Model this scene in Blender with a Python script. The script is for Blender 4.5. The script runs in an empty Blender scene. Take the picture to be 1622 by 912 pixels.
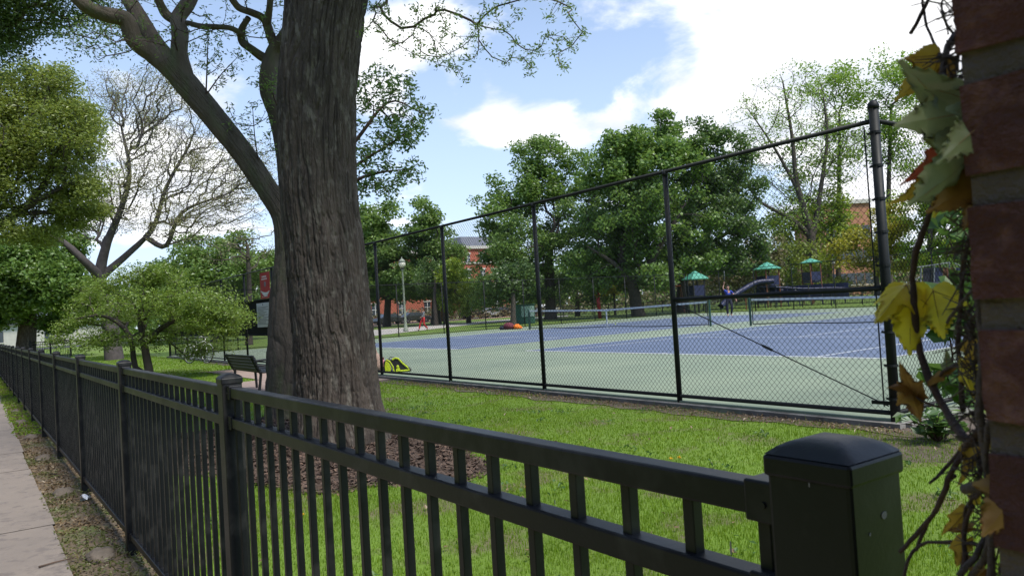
import bpy, math, random
import numpy as np
random.seed(7)
RNG = np.random.default_rng(11)
R = math.radians
S = bpy.context.scene
COL = S.collection

# ------------------------------------------------------------------ camera model (metres, X along the court fence, Y away from it)
F, YAW, PITCH, ROLL, EYE = 1196.1, -.9541, .0244, -.0609, 1.342
_f = np.array([math.sin(YAW)*math.cos(PITCH), math.cos(YAW)*math.cos(PITCH), math.sin(PITCH)])
_r0 = np.array([math.cos(YAW), -math.sin(YAW), 0.]); _u0 = np.cross(_r0, _f)
_r = math.cos(ROLL)*_r0 + math.sin(ROLL)*_u0
_u = -math.sin(ROLL)*_r0 + math.cos(ROLL)*_u0
CAM = np.array([0., 0., EYE])
def ray(x, y): return _f + _r*(x-811)/F - _u*(y-456)/F
def at(x, y, t): return CAM + ray(x, y)*t              # a point t metres deep
def gnd(x, y, z=-.08):
    d = ray(x, y); return CAM + d*((z-EYE)/d[2])
def gb(x, t, z=-.12): d = ray(x, 500); p = CAM+d*t; return np.array([p[0], p[1], z])
def onY(x, y, Y): d = ray(x, y); return CAM + d*(Y/d[1])
def onX(x, y, X): d = ray(x, y); return CAM + d*(X/d[0])

def zg(X, Y):                                            # height of the ground
    s = -.07 - .0042*min(max(-X-4, 0), 26)
    k = min(max((Y-2.5)/2.5, 0), 1)
    return s*(1-k) + -.08*k

# ------------------------------------------------------------------ materials
MATS = {}
LEAF = 2.0
def nodes_of(m):
    m.use_nodes = True
    nt = m.node_tree
    return nt, nt.nodes, nt.links
def mat(name, col, rough=.6, col2=None, scale=8., detail=4., bump=0., bscale=None, metal=0., spec=.5, stretch=(1, 1, 1), lo=.35, hi=.65, third=None, tscale=40., coat=0.):
    m = bpy.data.materials.new(name); nt, N, L = nodes_of(m)
    b = N['Principled BSDF']
    b.inputs['Base Color'].default_value = (*col, 1); b.inputs['Roughness'].default_value = rough
    b.inputs['Metallic'].default_value = metal; b.inputs['Specular IOR Level'].default_value = spec
    b.inputs['Coat Weight'].default_value = coat
    tc = N.new('ShaderNodeTexCoord'); mp = N.new('ShaderNodeMapping'); mp.inputs['Scale'].default_value = stretch
    L.new(tc.outputs['Object'], mp.inputs['Vector'])
    def noise(sc, de=detail, ro=.6):
        n = N.new('ShaderNodeTexNoise'); n.inputs['Scale'].default_value = sc; n.inputs['Detail'].default_value = de; n.inputs['Roughness'].default_value = ro
        L.new(mp.outputs[0], n.inputs['Vector']); return n
    cur = None
    if col2 is not None:
        n = noise(scale); mr = N.new('ShaderNodeMapRange'); mr.inputs[1].default_value = lo; mr.inputs[2].default_value = hi
        L.new(n.outputs['Fac'], mr.inputs[0])
        mx = N.new('ShaderNodeMix'); mx.data_type = 'RGBA'; mx.inputs['A'].default_value = (*col, 1); mx.inputs['B'].default_value = (*col2, 1)
        L.new(mr.outputs[0], mx.inputs['Factor']); cur = mx.outputs['Result']
        if third is not None:
            n2 = noise(tscale, 3); m2 = N.new('ShaderNodeMapRange'); m2.inputs[1].default_value = .52; m2.inputs[2].default_value = .66
            L.new(n2.outputs['Fac'], m2.inputs[0])
            x2 = N.new('ShaderNodeMix'); x2.data_type = 'RGBA'; x2.inputs['B'].default_value = (*third, 1)
            L.new(cur, x2.inputs['A']); L.new(m2.outputs[0], x2.inputs['Factor']); cur = x2.outputs['Result']
        L.new(cur, b.inputs['Base Color'])
        mr2 = N.new('ShaderNodeMapRange'); mr2.inputs[3].default_value = max(rough-.12, .05); mr2.inputs[4].default_value = min(rough+.12, 1)
        L.new(n.outputs['Fac'], mr2.inputs[0]); L.new(mr2.outputs[0], b.inputs['Roughness'])
    if bump:
        n = noise(bscale or scale*3, 5, .65); bp = N.new('ShaderNodeBump'); bp.inputs['Strength'].default_value = bump; bp.inputs['Distance'].default_value = .02
        L.new(n.outputs['Fac'], bp.inputs['Height']); L.new(bp.outputs[0], b.inputs['Normal'])
    MATS[name] = m
    return m
def leafmat(name, a, b_, c=None, trans=.45, rough=.45, gloss=.05):
    if name.startswith('leaf_'): a, b_, c = [tuple(min(q*LEAF, .45) for q in v) if v else None for v in (a, b_, c)]
    m = bpy.data.materials.new(name); nt, N, L = nodes_of(m)
    N.remove(N['Principled BSDF']); out = N['Material Output']
    g = N.new('ShaderNodeNewGeometry'); rp = N.new('ShaderNodeValToRGB')
    e = rp.color_ramp.elements; e[0].color = (*a, 1); e[1].color = (*b_, 1)
    if c is not None:
        k = rp.color_ramp.elements.new(.86); k.color = (*b_, 1); e[len(e)-1].color = (*c, 1)
    L.new(g.outputs['Random Per Island'], rp.inputs['Fac'])
    d = N.new('ShaderNodeBsdfDiffuse'); t = N.new('ShaderNodeBsdfTranslucent'); gl = N.new('ShaderNodeBsdfGlossy'); gl.inputs['Roughness'].default_value = rough
    hs = N.new('ShaderNodeHueSaturation'); hs.inputs['Hue'].default_value = .485; hs.inputs['Value'].default_value = 1.35
    L.new(rp.outputs[0], hs.inputs['Color'])
    L.new(rp.outputs[0], d.inputs['Color']); L.new(hs.outputs[0], t.inputs['Color'])
    m1 = N.new('ShaderNodeMixShader'); m1.inputs[0].default_value = trans
    L.new(d.outputs[0], m1.inputs[1]); L.new(t.outputs[0], m1.inputs[2])
    m2 = N.new('ShaderNodeMixShader'); m2.inputs[0].default_value = gloss
    L.new(m1.outputs[0], m2.inputs[1]); L.new(gl.outputs[0], m2.inputs[2]); L.new(m2.outputs[0], out.inputs['Surface'])
    MATS[name] = m
    return m

# ------------------------------------------------------------------ mesh builder
class MB:
    def __init__(s): s.v = []; s.f = []; s.n = 0; s.q = []
    def add(s, verts, faces):
        o = s.n; s.v.append(np.asarray(verts, float).reshape(-1, 3)); s.n += len(s.v[-1])
        s.f += [tuple(i+o for i in f) for f in faces]; return s
    def quads(s, verts, k=4):                            # soup of separate faces with k corners each
        v = np.asarray(verts, float).reshape(-1, 3); o = s.n; s.v.append(v); s.n += len(v)
        s.q.append((np.arange(len(v)).reshape(-1, k)+o)); return s
    def arr(s, verts, faces):
        v = np.asarray(verts, float).reshape(-1, 3); s.q.append(np.asarray(faces)+s.n); s.v.append(v); s.n += len(v); return s
    def box(s, c, d, rz=0., top=1., M=None):
        x, y, z = d[0]/2, d[1]/2, d[2]/2
        p = np.array([(-x, -y, -z), (x, -y, -z), (x, y, -z), (-x, y, -z), (-x*top, -y*top, z), (x*top, -y*top, z), (x*top, y*top, z), (-x*top, y*top, z)])
        if M is not None: p = p @ np.asarray(M).T
        if rz:
            a, b = math.cos(rz), math.sin(rz); p = np.c_[p[:, 0]*a-p[:, 1]*b, p[:, 0]*b+p[:, 1]*a, p[:, 2]]
        return s.add(p+np.asarray(c, float), [(0, 3, 2, 1), (4, 5, 6, 7), (0, 1, 5, 4), (1, 2, 6, 5), (2, 3, 7, 6), (3, 0, 4, 7)])
    def span(s, a, b): a = np.asarray(a, float); b = np.asarray(b, float); return s.box((a+b)/2, np.abs(b-a))
    def tube(s, pts, r, n=8, cap=True):
        pts = np.asarray(pts, float); k = len(pts); r = np.broadcast_to(np.asarray(r, float), (k,))
        t = np.gradient(pts, axis=0); t /= np.linalg.norm(t, axis=1)[:, None]+1e-12
        nn = np.cross(t[0], (0, 0, 1.) if abs(t[0][2]) < .9 else (1., 0, 0)); nn /= np.linalg.norm(nn)
        a = np.arange(n)*2*math.pi/n; V = []
        for i in range(k):
            nn = nn - t[i]*(nn@t[i]); nn /= np.linalg.norm(nn)+1e-12; bb = np.cross(t[i], nn)
            V.append(pts[i]+r[i]*(np.cos(a)[:, None]*nn+np.sin(a)[:, None]*bb))
        o = s.n; s.v.append(np.concatenate(V)); s.n += n*k
        i = np.arange(k-1)[:, None]*n; j = np.arange(n)[None]; j2 = (j+1) % n
        s.q.append(np.stack([i+j, i+j2, i+n+j2, i+n+j], -1).reshape(-1, 4)+o)
        if cap:
            s.f.append(tuple(range(o+n-1, o-1, -1))); s.f.append(tuple(range(o+(k-1)*n, o+k*n)))
        return s
    def lathe(s, c, prof, n=20, axis=None):
        c = np.asarray(c, float); a = np.arange(n)*2*math.pi/n; V = []
        for (r, z) in prof: V.append(np.c_[r*np.cos(a), r*np.sin(a), np.full(n, z)])
        V = np.concatenate(V)
        if axis is not None: V = V @ np.asarray(axis).T
        k = len(prof); o = s.n; s.v.append(V+c); s.n += n*k
        i = np.arange(k-1)[:, None]*n; j = np.arange(n)[None]; j2 = (j+1) % n
        s.q.append(np.stack([i+j, i+j2, i+n+j2, i+n+j], -1).reshape(-1, 4)+o)
        if prof[0][0] > 1e-6: s.f.append(tuple(range(o+n-1, o-1, -1)))
        if prof[-1][0] > 1e-6: s.f.append(tuple(range(o+(k-1)*n, o+k*n)))
        return s
    def prism(s, poly, a, b):                            # poly: closed 3D outline, swept from offset a to offset b
        p = np.asarray(poly, float); n = len(p); a = np.asarray(a, float); b = np.asarray(b, float)
        return s.add(np.r_[p+a, p+b], [tuple(range(n-1, -1, -1)), tuple(range(n, 2*n))]+[(i, (i+1) % n, n+(i+1) % n, n+i) for i in range(n)])
    def blob(s, c, d, n=12, m=8, jit=0., seed=0, fn=None):
        rg = np.random.default_rng(seed); V = []; 
        for i in range(m+1):
            p = math.pi*i/m
            for j in range(n):
                q = 2*math.pi*j/n; k = 1+jit*(rg.random()-.5)
                V.append((math.sin(p)*math.cos(q)*k, math.sin(p)*math.sin(q)*k, math.cos(p)*k))
        V = np.array(V)
        if fn is not None: V = fn(V)
        V = V*np.asarray(d, float)+np.asarray(c, float)
        i = np.arange(m)[:, None]*n; j = np.arange(n)[None]; j2 = (j+1) % n
        return s.arr(V, np.stack([i+j, i+n+j, i+n+j2, i+j2], -1).reshape(-1, 4))
    def mesh(s, name, off=(0, 0, 0), smooth=False, bevel=0.):
        me = bpy.data.meshes.new(name); v = np.concatenate(s.v)-np.asarray(off, float)
        sizes = [len(f) for f in s.f]; idx = [i for f in s.f for i in f]
        for q in s.q: sizes += [q.shape[1]]*len(q)
        idx = np.concatenate([np.array(idx, int)]+[q.ravel() for q in s.q]); sizes = np.array(sizes, int)
        me.vertices.add(len(v)); me.vertices.foreach_set('co', v.ravel())
        me.loops.add(len(idx)); me.loops.foreach_set('vertex_index', idx)
        st = np.r_[0, np.cumsum(sizes)[:-1]]
        me.polygons.add(len(sizes)); me.polygons.foreach_set('loop_start', st)
        me.update(calc_edges=True); me.validate()
        me.polygons.foreach_set('use_smooth', np.full(len(me.polygons), bool(smooth)))
        return me
OFF = {}
def build(mb, name, m, parent=None, smooth=False, bevel=0., off=None, seg=2):
    o_ = np.asarray(OFF.get(parent.name, (0, 0, 0)) if parent is not None else (off if off is not None else (0, 0, 0)), float)
    me = mb.mesh(name, o_, smooth); o = bpy.data.objects.new(name, me); COL.objects.link(o)
    me.materials.append(m if not isinstance(m, str) else MATS[m])
    if parent is not None: o.parent = parent; OFF[o.name] = o_
    elif off is not None: o.location = o_; OFF[o.name] = o_
    if bevel:
        b = o.modifiers.new('Bevel', 'BEVEL'); b.width = bevel; b.segments = seg; b.limit_method = 'ANGLE'; b.angle_limit = R(40)
    return o
def tag(o, label=None, cat=None, group=None, kind=None):
    if label: o['label'] = label
    if cat: o['category'] = cat
    if group: o['group'] = group
    if kind: o['kind'] = kind
    return o
def thing(name, loc, label, cat, group=None):
    o = bpy.data.objects.new(name, None); COL.objects.link(o); o.location = tuple(float(v) for v in loc); o.empty_display_size = .2
    OFF[o.name] = np.asarray(loc, float)
    return tag(o, label, cat, group)
def copy_part(o, parent, delta):
    c = o.copy(); COL.objects.link(c); c.parent = parent; c.location = (o.location[0]+delta[0], o.location[1]+delta[1], o.location[2]+delta[2]); return c
def copy_tree(o, parent=None):
    c = o.copy(); COL.objects.link(c); c.parent = parent
    for ch in list(o.children): copy_tree(ch, c)
    return c
def struct(mb, name, m, label, cat, smooth=False):
    return tag(build(mb, name, m, smooth=smooth), label, cat, kind='structure')

# ------------------------------------------------------------------ noise for real bark relief
def vnoise(u, v, pu, seed):
    g = np.random.default_rng(seed).random((pu, 512))
    iu = np.floor(u).astype(int); iv = np.floor(v).astype(int); fu = u-iu; fv = v-iv
    fu = fu*fu*(3-2*fu); fv = fv*fv*(3-2*fv)
    a = g[iu % pu, iv % 512]; b = g[(iu+1) % pu, iv % 512]; c = g[iu % pu, (iv+1) % 512]; d = g[(iu+1) % pu, (iv+1) % 512]
    return (a*(1-fu)+b*fu)*(1-fv)+(c*(1-fu)+d*fu)*fv
def resample(pts, rad, step):
    pts = np.asarray(pts, float); rad = np.asarray(rad, float)
    d = np.r_[0, np.cumsum(np.linalg.norm(np.diff(pts, axis=0), axis=1))]; n = max(2, int(d[-1]/step)+1)
    # Catmull-Rom through the points
    s = np.linspace(0, d[-1], n); P = np.empty((n, 3)); i = np.clip(np.searchsorted(d, s, 'right')-1, 0, len(d)-2)
    m = np.gradient(pts, d, axis=0)
    h = (d[i+1]-d[i]); x = (s-d[i])/h; x_ = x[:, None]; h_ = h[:, None]
    P = (2*x_**3-3*x_**2+1)*pts[i]+(x_**3-2*x_**2+x_)*h_*m[i]+(-2*x_**3+3*x_**2)*pts[i+1]+(x_**3-x_**2)*h_*m[i+1]
    return P, np.interp(s, d, rad)
def bark(mb, pts, rad, nseg=120, step=.02, amp=.03, ridges=22, seed=1, knob=.0, flare=None):
    P, r = resample(pts, rad, step); k = len(P)
    t = np.gradient(P, axis=0); t /= np.linalg.norm(t, axis=1)[:, None]
    a = np.arange(nseg)*2*math.pi/nseg; nn = np.cross(t[0], (0, 1., 0)); nn /= np.linalg.norm(nn)
    s = np.arange(k)*step; A, Sg = np.meshgrid(np.arange(nseg)/nseg, s)
    warp = (vnoise(A*9, Sg*3., 9, seed+5)-.5)*.9
    n1 = vnoise(A*ridges+warp*.9, Sg*1.7, ridges, seed); n2 = vnoise(A*ridges*2+warp*1.3, Sg*5., ridges*2, seed+1); n3 = vnoise(A*ridges*5, Sg*34., ridges*5, seed+2)
    h = np.clip(np.abs(2*n1-1)*3.2, 0, 1)**.8*.8+np.clip(np.abs(2*n2-1)*2.6, 0, 1)*.35+(n3-.5)*.25-.45
    big = vnoise(A*5, Sg*.9, 5, seed+3)-.5
    D = r[:, None]+amp*h+big*r[:, None]*.09*(1+knob)
    if flare is not None: D = D*flare(A*2*math.pi, Sg)
    V = np.empty((k, nseg, 3))
    for i in range(k):
        nn = nn-t[i]*(nn@t[i]); nn /= np.linalg.norm(nn); bb = np.cross(t[i], nn)
        V[i] = P[i]+D[i][:, None]*(np.cos(a)[:, None]*nn+np.sin(a)[:, None]*bb)
    i = np.arange(k-1)[:, None]*nseg; j = np.arange(nseg)[None]; j2 = (j+1) % nseg
    mb.arr(V.reshape(-1, 3), np.stack([i+j, i+j2, i+nseg+j2, i+nseg+j], -1).reshape(-1, 4))
    return P, r

# ------------------------------------------------------------------ trees grown through a cloud of twig ends
def grow(limbs, targets, alpha=.35, step=.6, zb=None, rng=RNG, bow=.35, jit=.08, rtwig=.01, ex=2.1):
    """limbs: list of (points, radii). Returns node positions, parents, radii, and which nodes are tips."""
    P, par, plen, fixed = [], [], [], []
    for li, (pts, rad) in enumerate(limbs):
        q, r = resample(pts, rad, step)
        if li == 0: prev = -1
        else: prev = int(np.argmin(np.linalg.norm(np.array(P)-q[0], axis=1)))
        for i in range(len(q)):
            if li > 0 and i == 0: continue
            P.append(q[i]); par.append(prev); plen.append(0 if prev < 0 else plen[prev]+np.linalg.norm(q[i]-P[prev])); fixed.append(r[i]); prev = len(P)-1
    nl = len(P)
    cap = nl+len(targets)*14+50
    A = np.empty((cap, 3)); A[:nl] = P; PL = np.empty(cap); PL[:nl] = plen; n = nl
    lock = np.zeros(cap)
    if zb is not None: lock[:nl] = np.where(A[:nl, 2] < zb, 1e6, 0)
    T = np.asarray(targets)
    d0 = np.min(np.linalg.norm(T[:, None]-A[None, :nl:2], axis=2)+alpha*PL[None, :nl:2], axis=1)
    tips = []
    for ti in np.argsort(d0):
        p = T[ti]; dv = p-A[:n]; dist = np.sqrt((dv*dv).sum(1)); b = int(np.argmin(dist+alpha*PL[:n]+lock[:n])); L_ = dist[b]
        if L_ < 1e-3: continue
        pd = A[b]-A[par[b]] if par[b] >= 0 else np.array([0, 0, 1.]); pd = pd/(np.linalg.norm(pd)+1e-9)
        c = A[b]+pd*L_*bow+(p-A[b])*.25+rng.normal(0, jit*L_, 3)
        k = int(min(max(1, round(L_/step)), 12)); prev = b
        for j in range(1, k+1):
            x = j/k; q = (1-x)**2*A[b]+2*x*(1-x)*c+x*x*p+(rng.normal(0, jit*step*.6, 3) if j < k else 0)
            A[n] = q; par.append(prev); PL[n] = PL[prev]+np.linalg.norm(q-A[prev]); prev = n; n += 1
        tips.append(prev)
    A = A[:n]; par = np.array(par); cnt = np.zeros(n); cnt[tips] = 1
    for i in range(n-1, nl-1, -1): cnt[par[i]] += cnt[i] if par[i] >= 0 else 0
    rad = rtwig*np.maximum(cnt, 1)**(1/ex)
    rad[:nl] = fixed
    for i in range(nl, n):                               # a branch is never thicker than what carries it
        rad[i] = min(rad[i], rad[par[i]]*.92 if par[i] < nl else rad[par[i]])
    return A, par, rad, np.array(tips, int), nl
def branches(mb, A, par, rad, start=0, rmin=0., sides=None):
    n = len(A); ch = [[] for _ in range(n)]
    for i in range(n):
        if par[i] >= 0: ch[par[i]].append(i)
    todo = [0] if start == 0 else []
    if start: todo = [i for i in range(start, n) if par[i] < start]
    while todo:
        s = todo.pop(); c = ([par[s]] if par[s] >= 0 else [])+[s]; x = s
        while ch[x]:
            k = max(ch[x], key=lambda q: rad[q])
            for q in ch[x]:
                if q != k: todo.append(q)
            c.append(k); x = k
        rr = rad[c].copy()
        if par[s] >= 0: rr[0] = rr[1]*1.25
        rr[-1] *= .5
        if rr.max() < rmin or len(c) < 2: continue
        m = rr.max(); sd = sides or (3 if m < .02 else 5 if m < .06 else 8 if m < .15 else 14)
        mb.tube(A[c], rr, sd, cap=False)
def leaves(C, L, W, up=.35, rng=RNG, down=0.):
    """one rhombic leaf per centre, C (n,3); returns soup of quads"""
    n = len(C); d = rng.normal(size=(n, 3)); d[:, 2] = d[:, 2]*.6-down; d /= np.linalg.norm(d, axis=1)[:, None]
    nr = rng.normal(size=(n, 3))+np.array([0, 0, up*3]); s = np.cross(d, nr); s /= np.linalg.norm(s, axis=1)[:, None]+1e-9
    l = (L*rng.uniform(.65, 1.25, n))[:, None]; w = (W*rng.uniform(.7, 1.2, n))[:, None]
    m = np.cross(s, d)*(l*.1)
    return np.stack([C-d*l*.5, C+s*w*.5-d*l*.02+m, C+d*l*.5, C-s*w*.5-d*l*.02+m], 1).reshape(-1, 3)
def ell(c, rx, rz, n, rng=RNG, shell=2.4, ry=None):
    d = rng.normal(size=(n, 3)); d /= np.linalg.norm(d, axis=1)[:, None]; d *= rng.random(n)[:, None]**(1/shell)
    return np.asarray(c)+d*np.array([rx, ry or rx, rz])
def blobs(bl, t, dens, rng=RNG, shell=2.4, jt=.0, clump=.42):
    """crown lobes: (image x, y, half-width, half-height[, depth shift]) turned into real clumps t metres away"""
    out = []
    for b in bl:
        tt = t+(b[4] if len(b) > 4 else rng.uniform(-1, 1)*jt); c = at(b[0], b[1], tt); rx = b[2]*tt/F; rz = b[3]*tt/F
        n = max(6, int(dens*(b[2]*b[3])/1000.))
        if clump:
            out.append(ell(c, rx, rz, int(n*.55), rng, shell))
            k = max(5, int(n/6)); cc = ell(c, rx*.98, rz*.98, k, rng, 4.)
            for q in cc:
                f = rng.uniform(.4, 1.1); out.append(ell(q, rx*clump*f, rz*clump*f*.7, max(3, int(n*.8/k)), rng, 1.7))
        else: out.append(ell(c, rx, rz, n, rng, shell))
    return np.concatenate(out)
def tree(name, base, top, r0, T, label, cat, m_trunk, m_leaf, per, L, W, sp, group=None, step=.7, alpha=.35, zb=None, rtwig=.012, limbs=None, rmin=.0, seed=0, ex=2.1, up=.35, bow=.35, jit=.08, tips_only=True, down=0., along=.0, big_=False):
    rng = np.random.default_rng(100+seed); base = np.asarray(base, float); top = np.asarray(top, float)
    mid = (base+top)/2+rng.normal(0, .02, 3)*np.linalg.norm(top-base)
    if limbs is None: limbs = [([base-(0, 0, .1), base+(top-base)*.06, mid, top], [r0*1.35, r0*1.05, r0*.85, r0*.5])]
    A, par, rad, tips, nl = grow(limbs, T, alpha, step, zb if zb is not None else base[2]+(top[2]-base[2])*.35, rng, bow, jit, rtwig, ex)
    root = thing(name, base, label, cat, group)
    b = MB(); branches(b, A, par, rad, rmin=rmin)
    tr = build(b, 'trunk', m_trunk, root, smooth=True)
    if big_: per = int(per*1.9); L = L*1.05; W = W*1.35
    cs = A[tips]; C = np.repeat(cs, per, 0)+ell((0, 0, 0), sp*1.55, sp*1.0, len(cs)*per, rng, 2.2)
    if along:
        k = rng.integers(nl, len(A), int(along*len(A))); C = np.r_[C, A[k]+rng.normal(0, sp*.5, (len(k), 3))]
    c = MB(); c.quads(leaves(C, L, W, up, rng, down)); build(c, 'crown', m_leaf, root)
    return root

exec_parts = []
# ------------------------------------------------------------------ palette
mat('lawn_soil', (.125, .215, .016), .95, (.10, .165, .014), .6, 6, .6, 30, third=(.12, .11, .05), tscale=1.7)
mat('concrete', (.245, .205, .17), .9, (.195, .165, .14), 1.3, 6, .35, 60, third=(.16, .135, .118), tscale=9)
mat('verge_dirt', (.17, .125, .08), .95, (.105, .08, .05), 9, 6, .9, 50, third=(.12, .14, .04), tscale=4)
mat('bare_dirt', (.13, .10, .075), .95, (.075, .055, .04), 7, 6, .9, 40)
mat('court_green', (.22, .27, .19), .85, (.18, .228, .166), .45, 5, .08, 120, third=(.235, .285, .20), tscale=.35)
mat('court_blue', (.112, .148, .225), .85, (.094, .126, .195), .8, 5, .08, 120)
mat('line_paint', (.72, .74, .74), .8, (.6, .63, .62), 6)
mat('slab_edge', (.24, .23, .21), .9, (.12, .11, .10), 5, 5, .4)
mat('path_pale', (.50, .47, .42), .9, (.40, .37, .33), 2, 5)
mat('path_clay', (.45, .26, .19), .9, (.36, .20, .15), 2, 5)
mat('pad_pink', (.33, .245, .20), .9, (.27, .20, .165), 2, 5, .2)
mat('asphalt', (.06, .06, .062), .9, (.045, .045, .047), 4, 5, .2)
mat('fence_paint', (.007, .0073, .0088), .42, (.013, .013, .0135), 3.5, 6, .05, 140, spec=.33, lo=.5, hi=.8, third=(.028, .027, .026), tscale=9)
mat('court_fence_paint', (.009, .0105, .0115), .55, (.016, .018, .019), 5, 4, .08, 60, spec=.25)
mat('wire_coat', (.012, .013, .013), .6, spec=.2)
mat('windscreen', (.012, .014, .018), .9, (.018, .02, .024), 3)
mat('footing', (.16, .13, .10), .95, (.095, .078, .06), 9, 5, .6)
mat('bark_dark', (.092, .070, .054), .95, (.046, .036, .029), 5, 8, .9, 60, stretch=(1, 1, .35), third=(.15, .13, .105), tscale=14)
mat('bark_brown', (.145, .116, .088), .95, (.085, .068, .052), 5, 8, .9, 60, stretch=(1, 1, .35), third=(.11, .115, .06), tscale=3)
mat('bark_far', (.085, .07, .058), .95, (.055, .045, .038), 5, 4)
mat('bark_grey', (.10, .085, .084), .95, (.065, .055, .056), 5, 4)
mat('brick', (.15, .046, .03), .95, (.07, .025, .019), 6, 7, .9, 70, third=(.21, .09, .06), tscale=30)
mat('mortar', (.165, .12, .095), .95, (.095, .07, .056), 14, 6, .8, 80)
mat('far_brick', (.40, .12, .075), .9, (.33, .095, .06), 1.5, 4)
mat('tan_brick', (.42, .20, .12), .9, (.35, .165, .10), 1.2, 4)
mat('pale_stone', (.55, .53, .48), .8, (.48, .46, .42), 3)
mat('slate', (.10, .11, .13), .7, (.13, .14, .17), 2)
mat('glass_dark', (.03, .04, .05), .12, (.05, .06, .075), 2, spec=.8)
mat('white_paint', (.75, .75, .73), .5, (.66, .66, .64), 5)
mat('red_paint', (.42, .02, .022), .5, (.34, .018, .02), 5)
mat('orange_paint', (.60, .16, .06), .5, (.5, .12, .05), 5)
mat('roof_green', (.10, .36, .27), .45, (.08, .30, .22), 3)
mat('play_blue', (.014, .019, .07), .5, (.010, .014, .05), 3)
mat('play_brown', (.19, .07, .035), .6, (.14, .05, .028), 4)
mat('net_green', (.012, .05, .035), .5, (.02, .07, .05), 4)
mat('net_cord', (.015, .02, .018), .8)
mat('bag_yellow', (.55, .68, .03), .45, (.46, .58, .02), 12)
mat('bag_black', (.012, .012, .014), .5, (.025, .025, .028), 15)
mat('maroon_cloth', (.16, .03, .045), .85, (.10, .02, .03), 9)
mat('orange_cloth', (.85, .22, .02), .8, (.7, .16, .015), 9)
mat('pink_cloth', (.55, .22, .26), .8, (.45, .16, .20), 9)
mat('beige_cloth', (.42, .30, .24), .85, (.34, .24, .19), 9)
mat('skin', (.42, .23, .16), .6, (.37, .195, .135), 12)
mat('blue_cloth', (.02, .055, .36), .8, (.016, .043, .28), 9)
mat('navy_cloth', (.01, .012, .025), .85, (.016, .018, .032), 9)
mat('red_cloth', (.62, .035, .045), .8, (.5, .028, .036), 9)
mat('grey_cloth', (.20, .21, .23), .85, (.15, .16, .18), 9)
mat('hair_brown', (.03, .018, .012), .7, (.045, .028, .018), 20)
mat('banner_red', (.50, .014, .018), .6, (.43, .012, .015), 3)
mat('banner_pale', (.75, .62, .60), .6, (.68, .56, .54), 9)
mat('notice_white', (.62, .62, .64), .6, (.56, .56, .59), 4)
mat('notice_ink', (.20, .20, .22), .7)
mat('bench_black', (.012, .012, .013), .45, (.022, .02, .02), 9, 4, .1)
mat('tyre', (.014, .014, .014), .8, (.022, .022, .022), 12)
mat('chrome', (.55, .55, .55), .3, (.45, .45, .46), 9, metal=.8)
mat('lamp_pole', (.30, .34, .27), .6, (.24, .27, .21), 4)
mat('lamp_globe', (.72, .70, .60), .3, (.66, .64, .53), 6)
mat('box_green', (.035, .12, .085), .6, (.028, .10, .07), 4)
mat('box_pale', (.34, .48, .43), .6, (.28, .41, .37), 5)
mat('car_black', (.012, .013, .015), .25, (.02, .02, .022), 2, coat=.6)
mat('car_silver', (.36, .37, .38), .3, (.30, .31, .32), 2, coat=.6)
mat('car_white', (.72, .72, .72), .3, (.64, .64, .64), 2, coat=.6)
mat('paper', (.62, .64, .66), .7, (.5, .52, .55), 9)
mat('twig', (.10, .065, .045), .9, (.06, .04, .03), 14, 4, .5)
mat('vine_stem', (.105, .062, .048), .85, (.06, .036, .03), 40, 5, .6, 200)
mat('vine_dead', (.16, .12, .10), .9, (.10, .075, .06), 40, 5, .6, 200)
mat('chips', (.088, .058, .041), .95, (.050, .034, .025), 12, 4, .4, third=(.19, .12, .085), tscale=30)
mat('dandelion', (.80, .50, .01), .7, (.7, .38, .008), 60)
leafmat('leaf_maple', (.046, .084, .016), (.078, .136, .026), (.11, .175, .034))
leafmat('leaf_deep', (.032, .060, .016), (.054, .095, .022), (.078, .128, .028))
leafmat('leaf_mid', (.050, .088, .018), (.084, .138, .028), (.11, .165, .036))
leafmat('leaf_yellow', (.085, .13, .014), (.13, .185, .018), (.19, .22, .025))
leafmat('leaf_gold', (.12, .13, .015), (.20, .19, .02), (.26, .23, .03))
leafmat('leaf_lime', (.07, .125, .016), (.115, .185, .022), (.15, .22, .03))
leafmat('leaf_low', (.06, .098, .014), (.095, .145, .02), (.135, .185, .028))
leafmat('leaf_olive', (.075, .10, .018), (.115, .15, .024), (.16, .19, .034))
leafmat('leaf_brown', (.07, .06, .03), (.095, .09, .04), (.12, .085, .05), .25)
leafmat('leaf_bud', (.10, .11, .04), (.15, .155, .06), (.17, .13, .07))
leafmat('leaf_shrub', (.026, .058, .012), (.045, .09, .018), (.07, .12, .025))
leafmat('grass', (.115, .215, .010), (.155, .265, .013), (.21, .30, .03), .4, .5, .03)
leafmat('weeds', (.075, .095, .02), (.12, .13, .03), (.19, .15, .07), .3)
leafmat('litter', (.12, .08, .04), (.20, .14, .07), (.28, .20, .11), .15)

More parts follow.
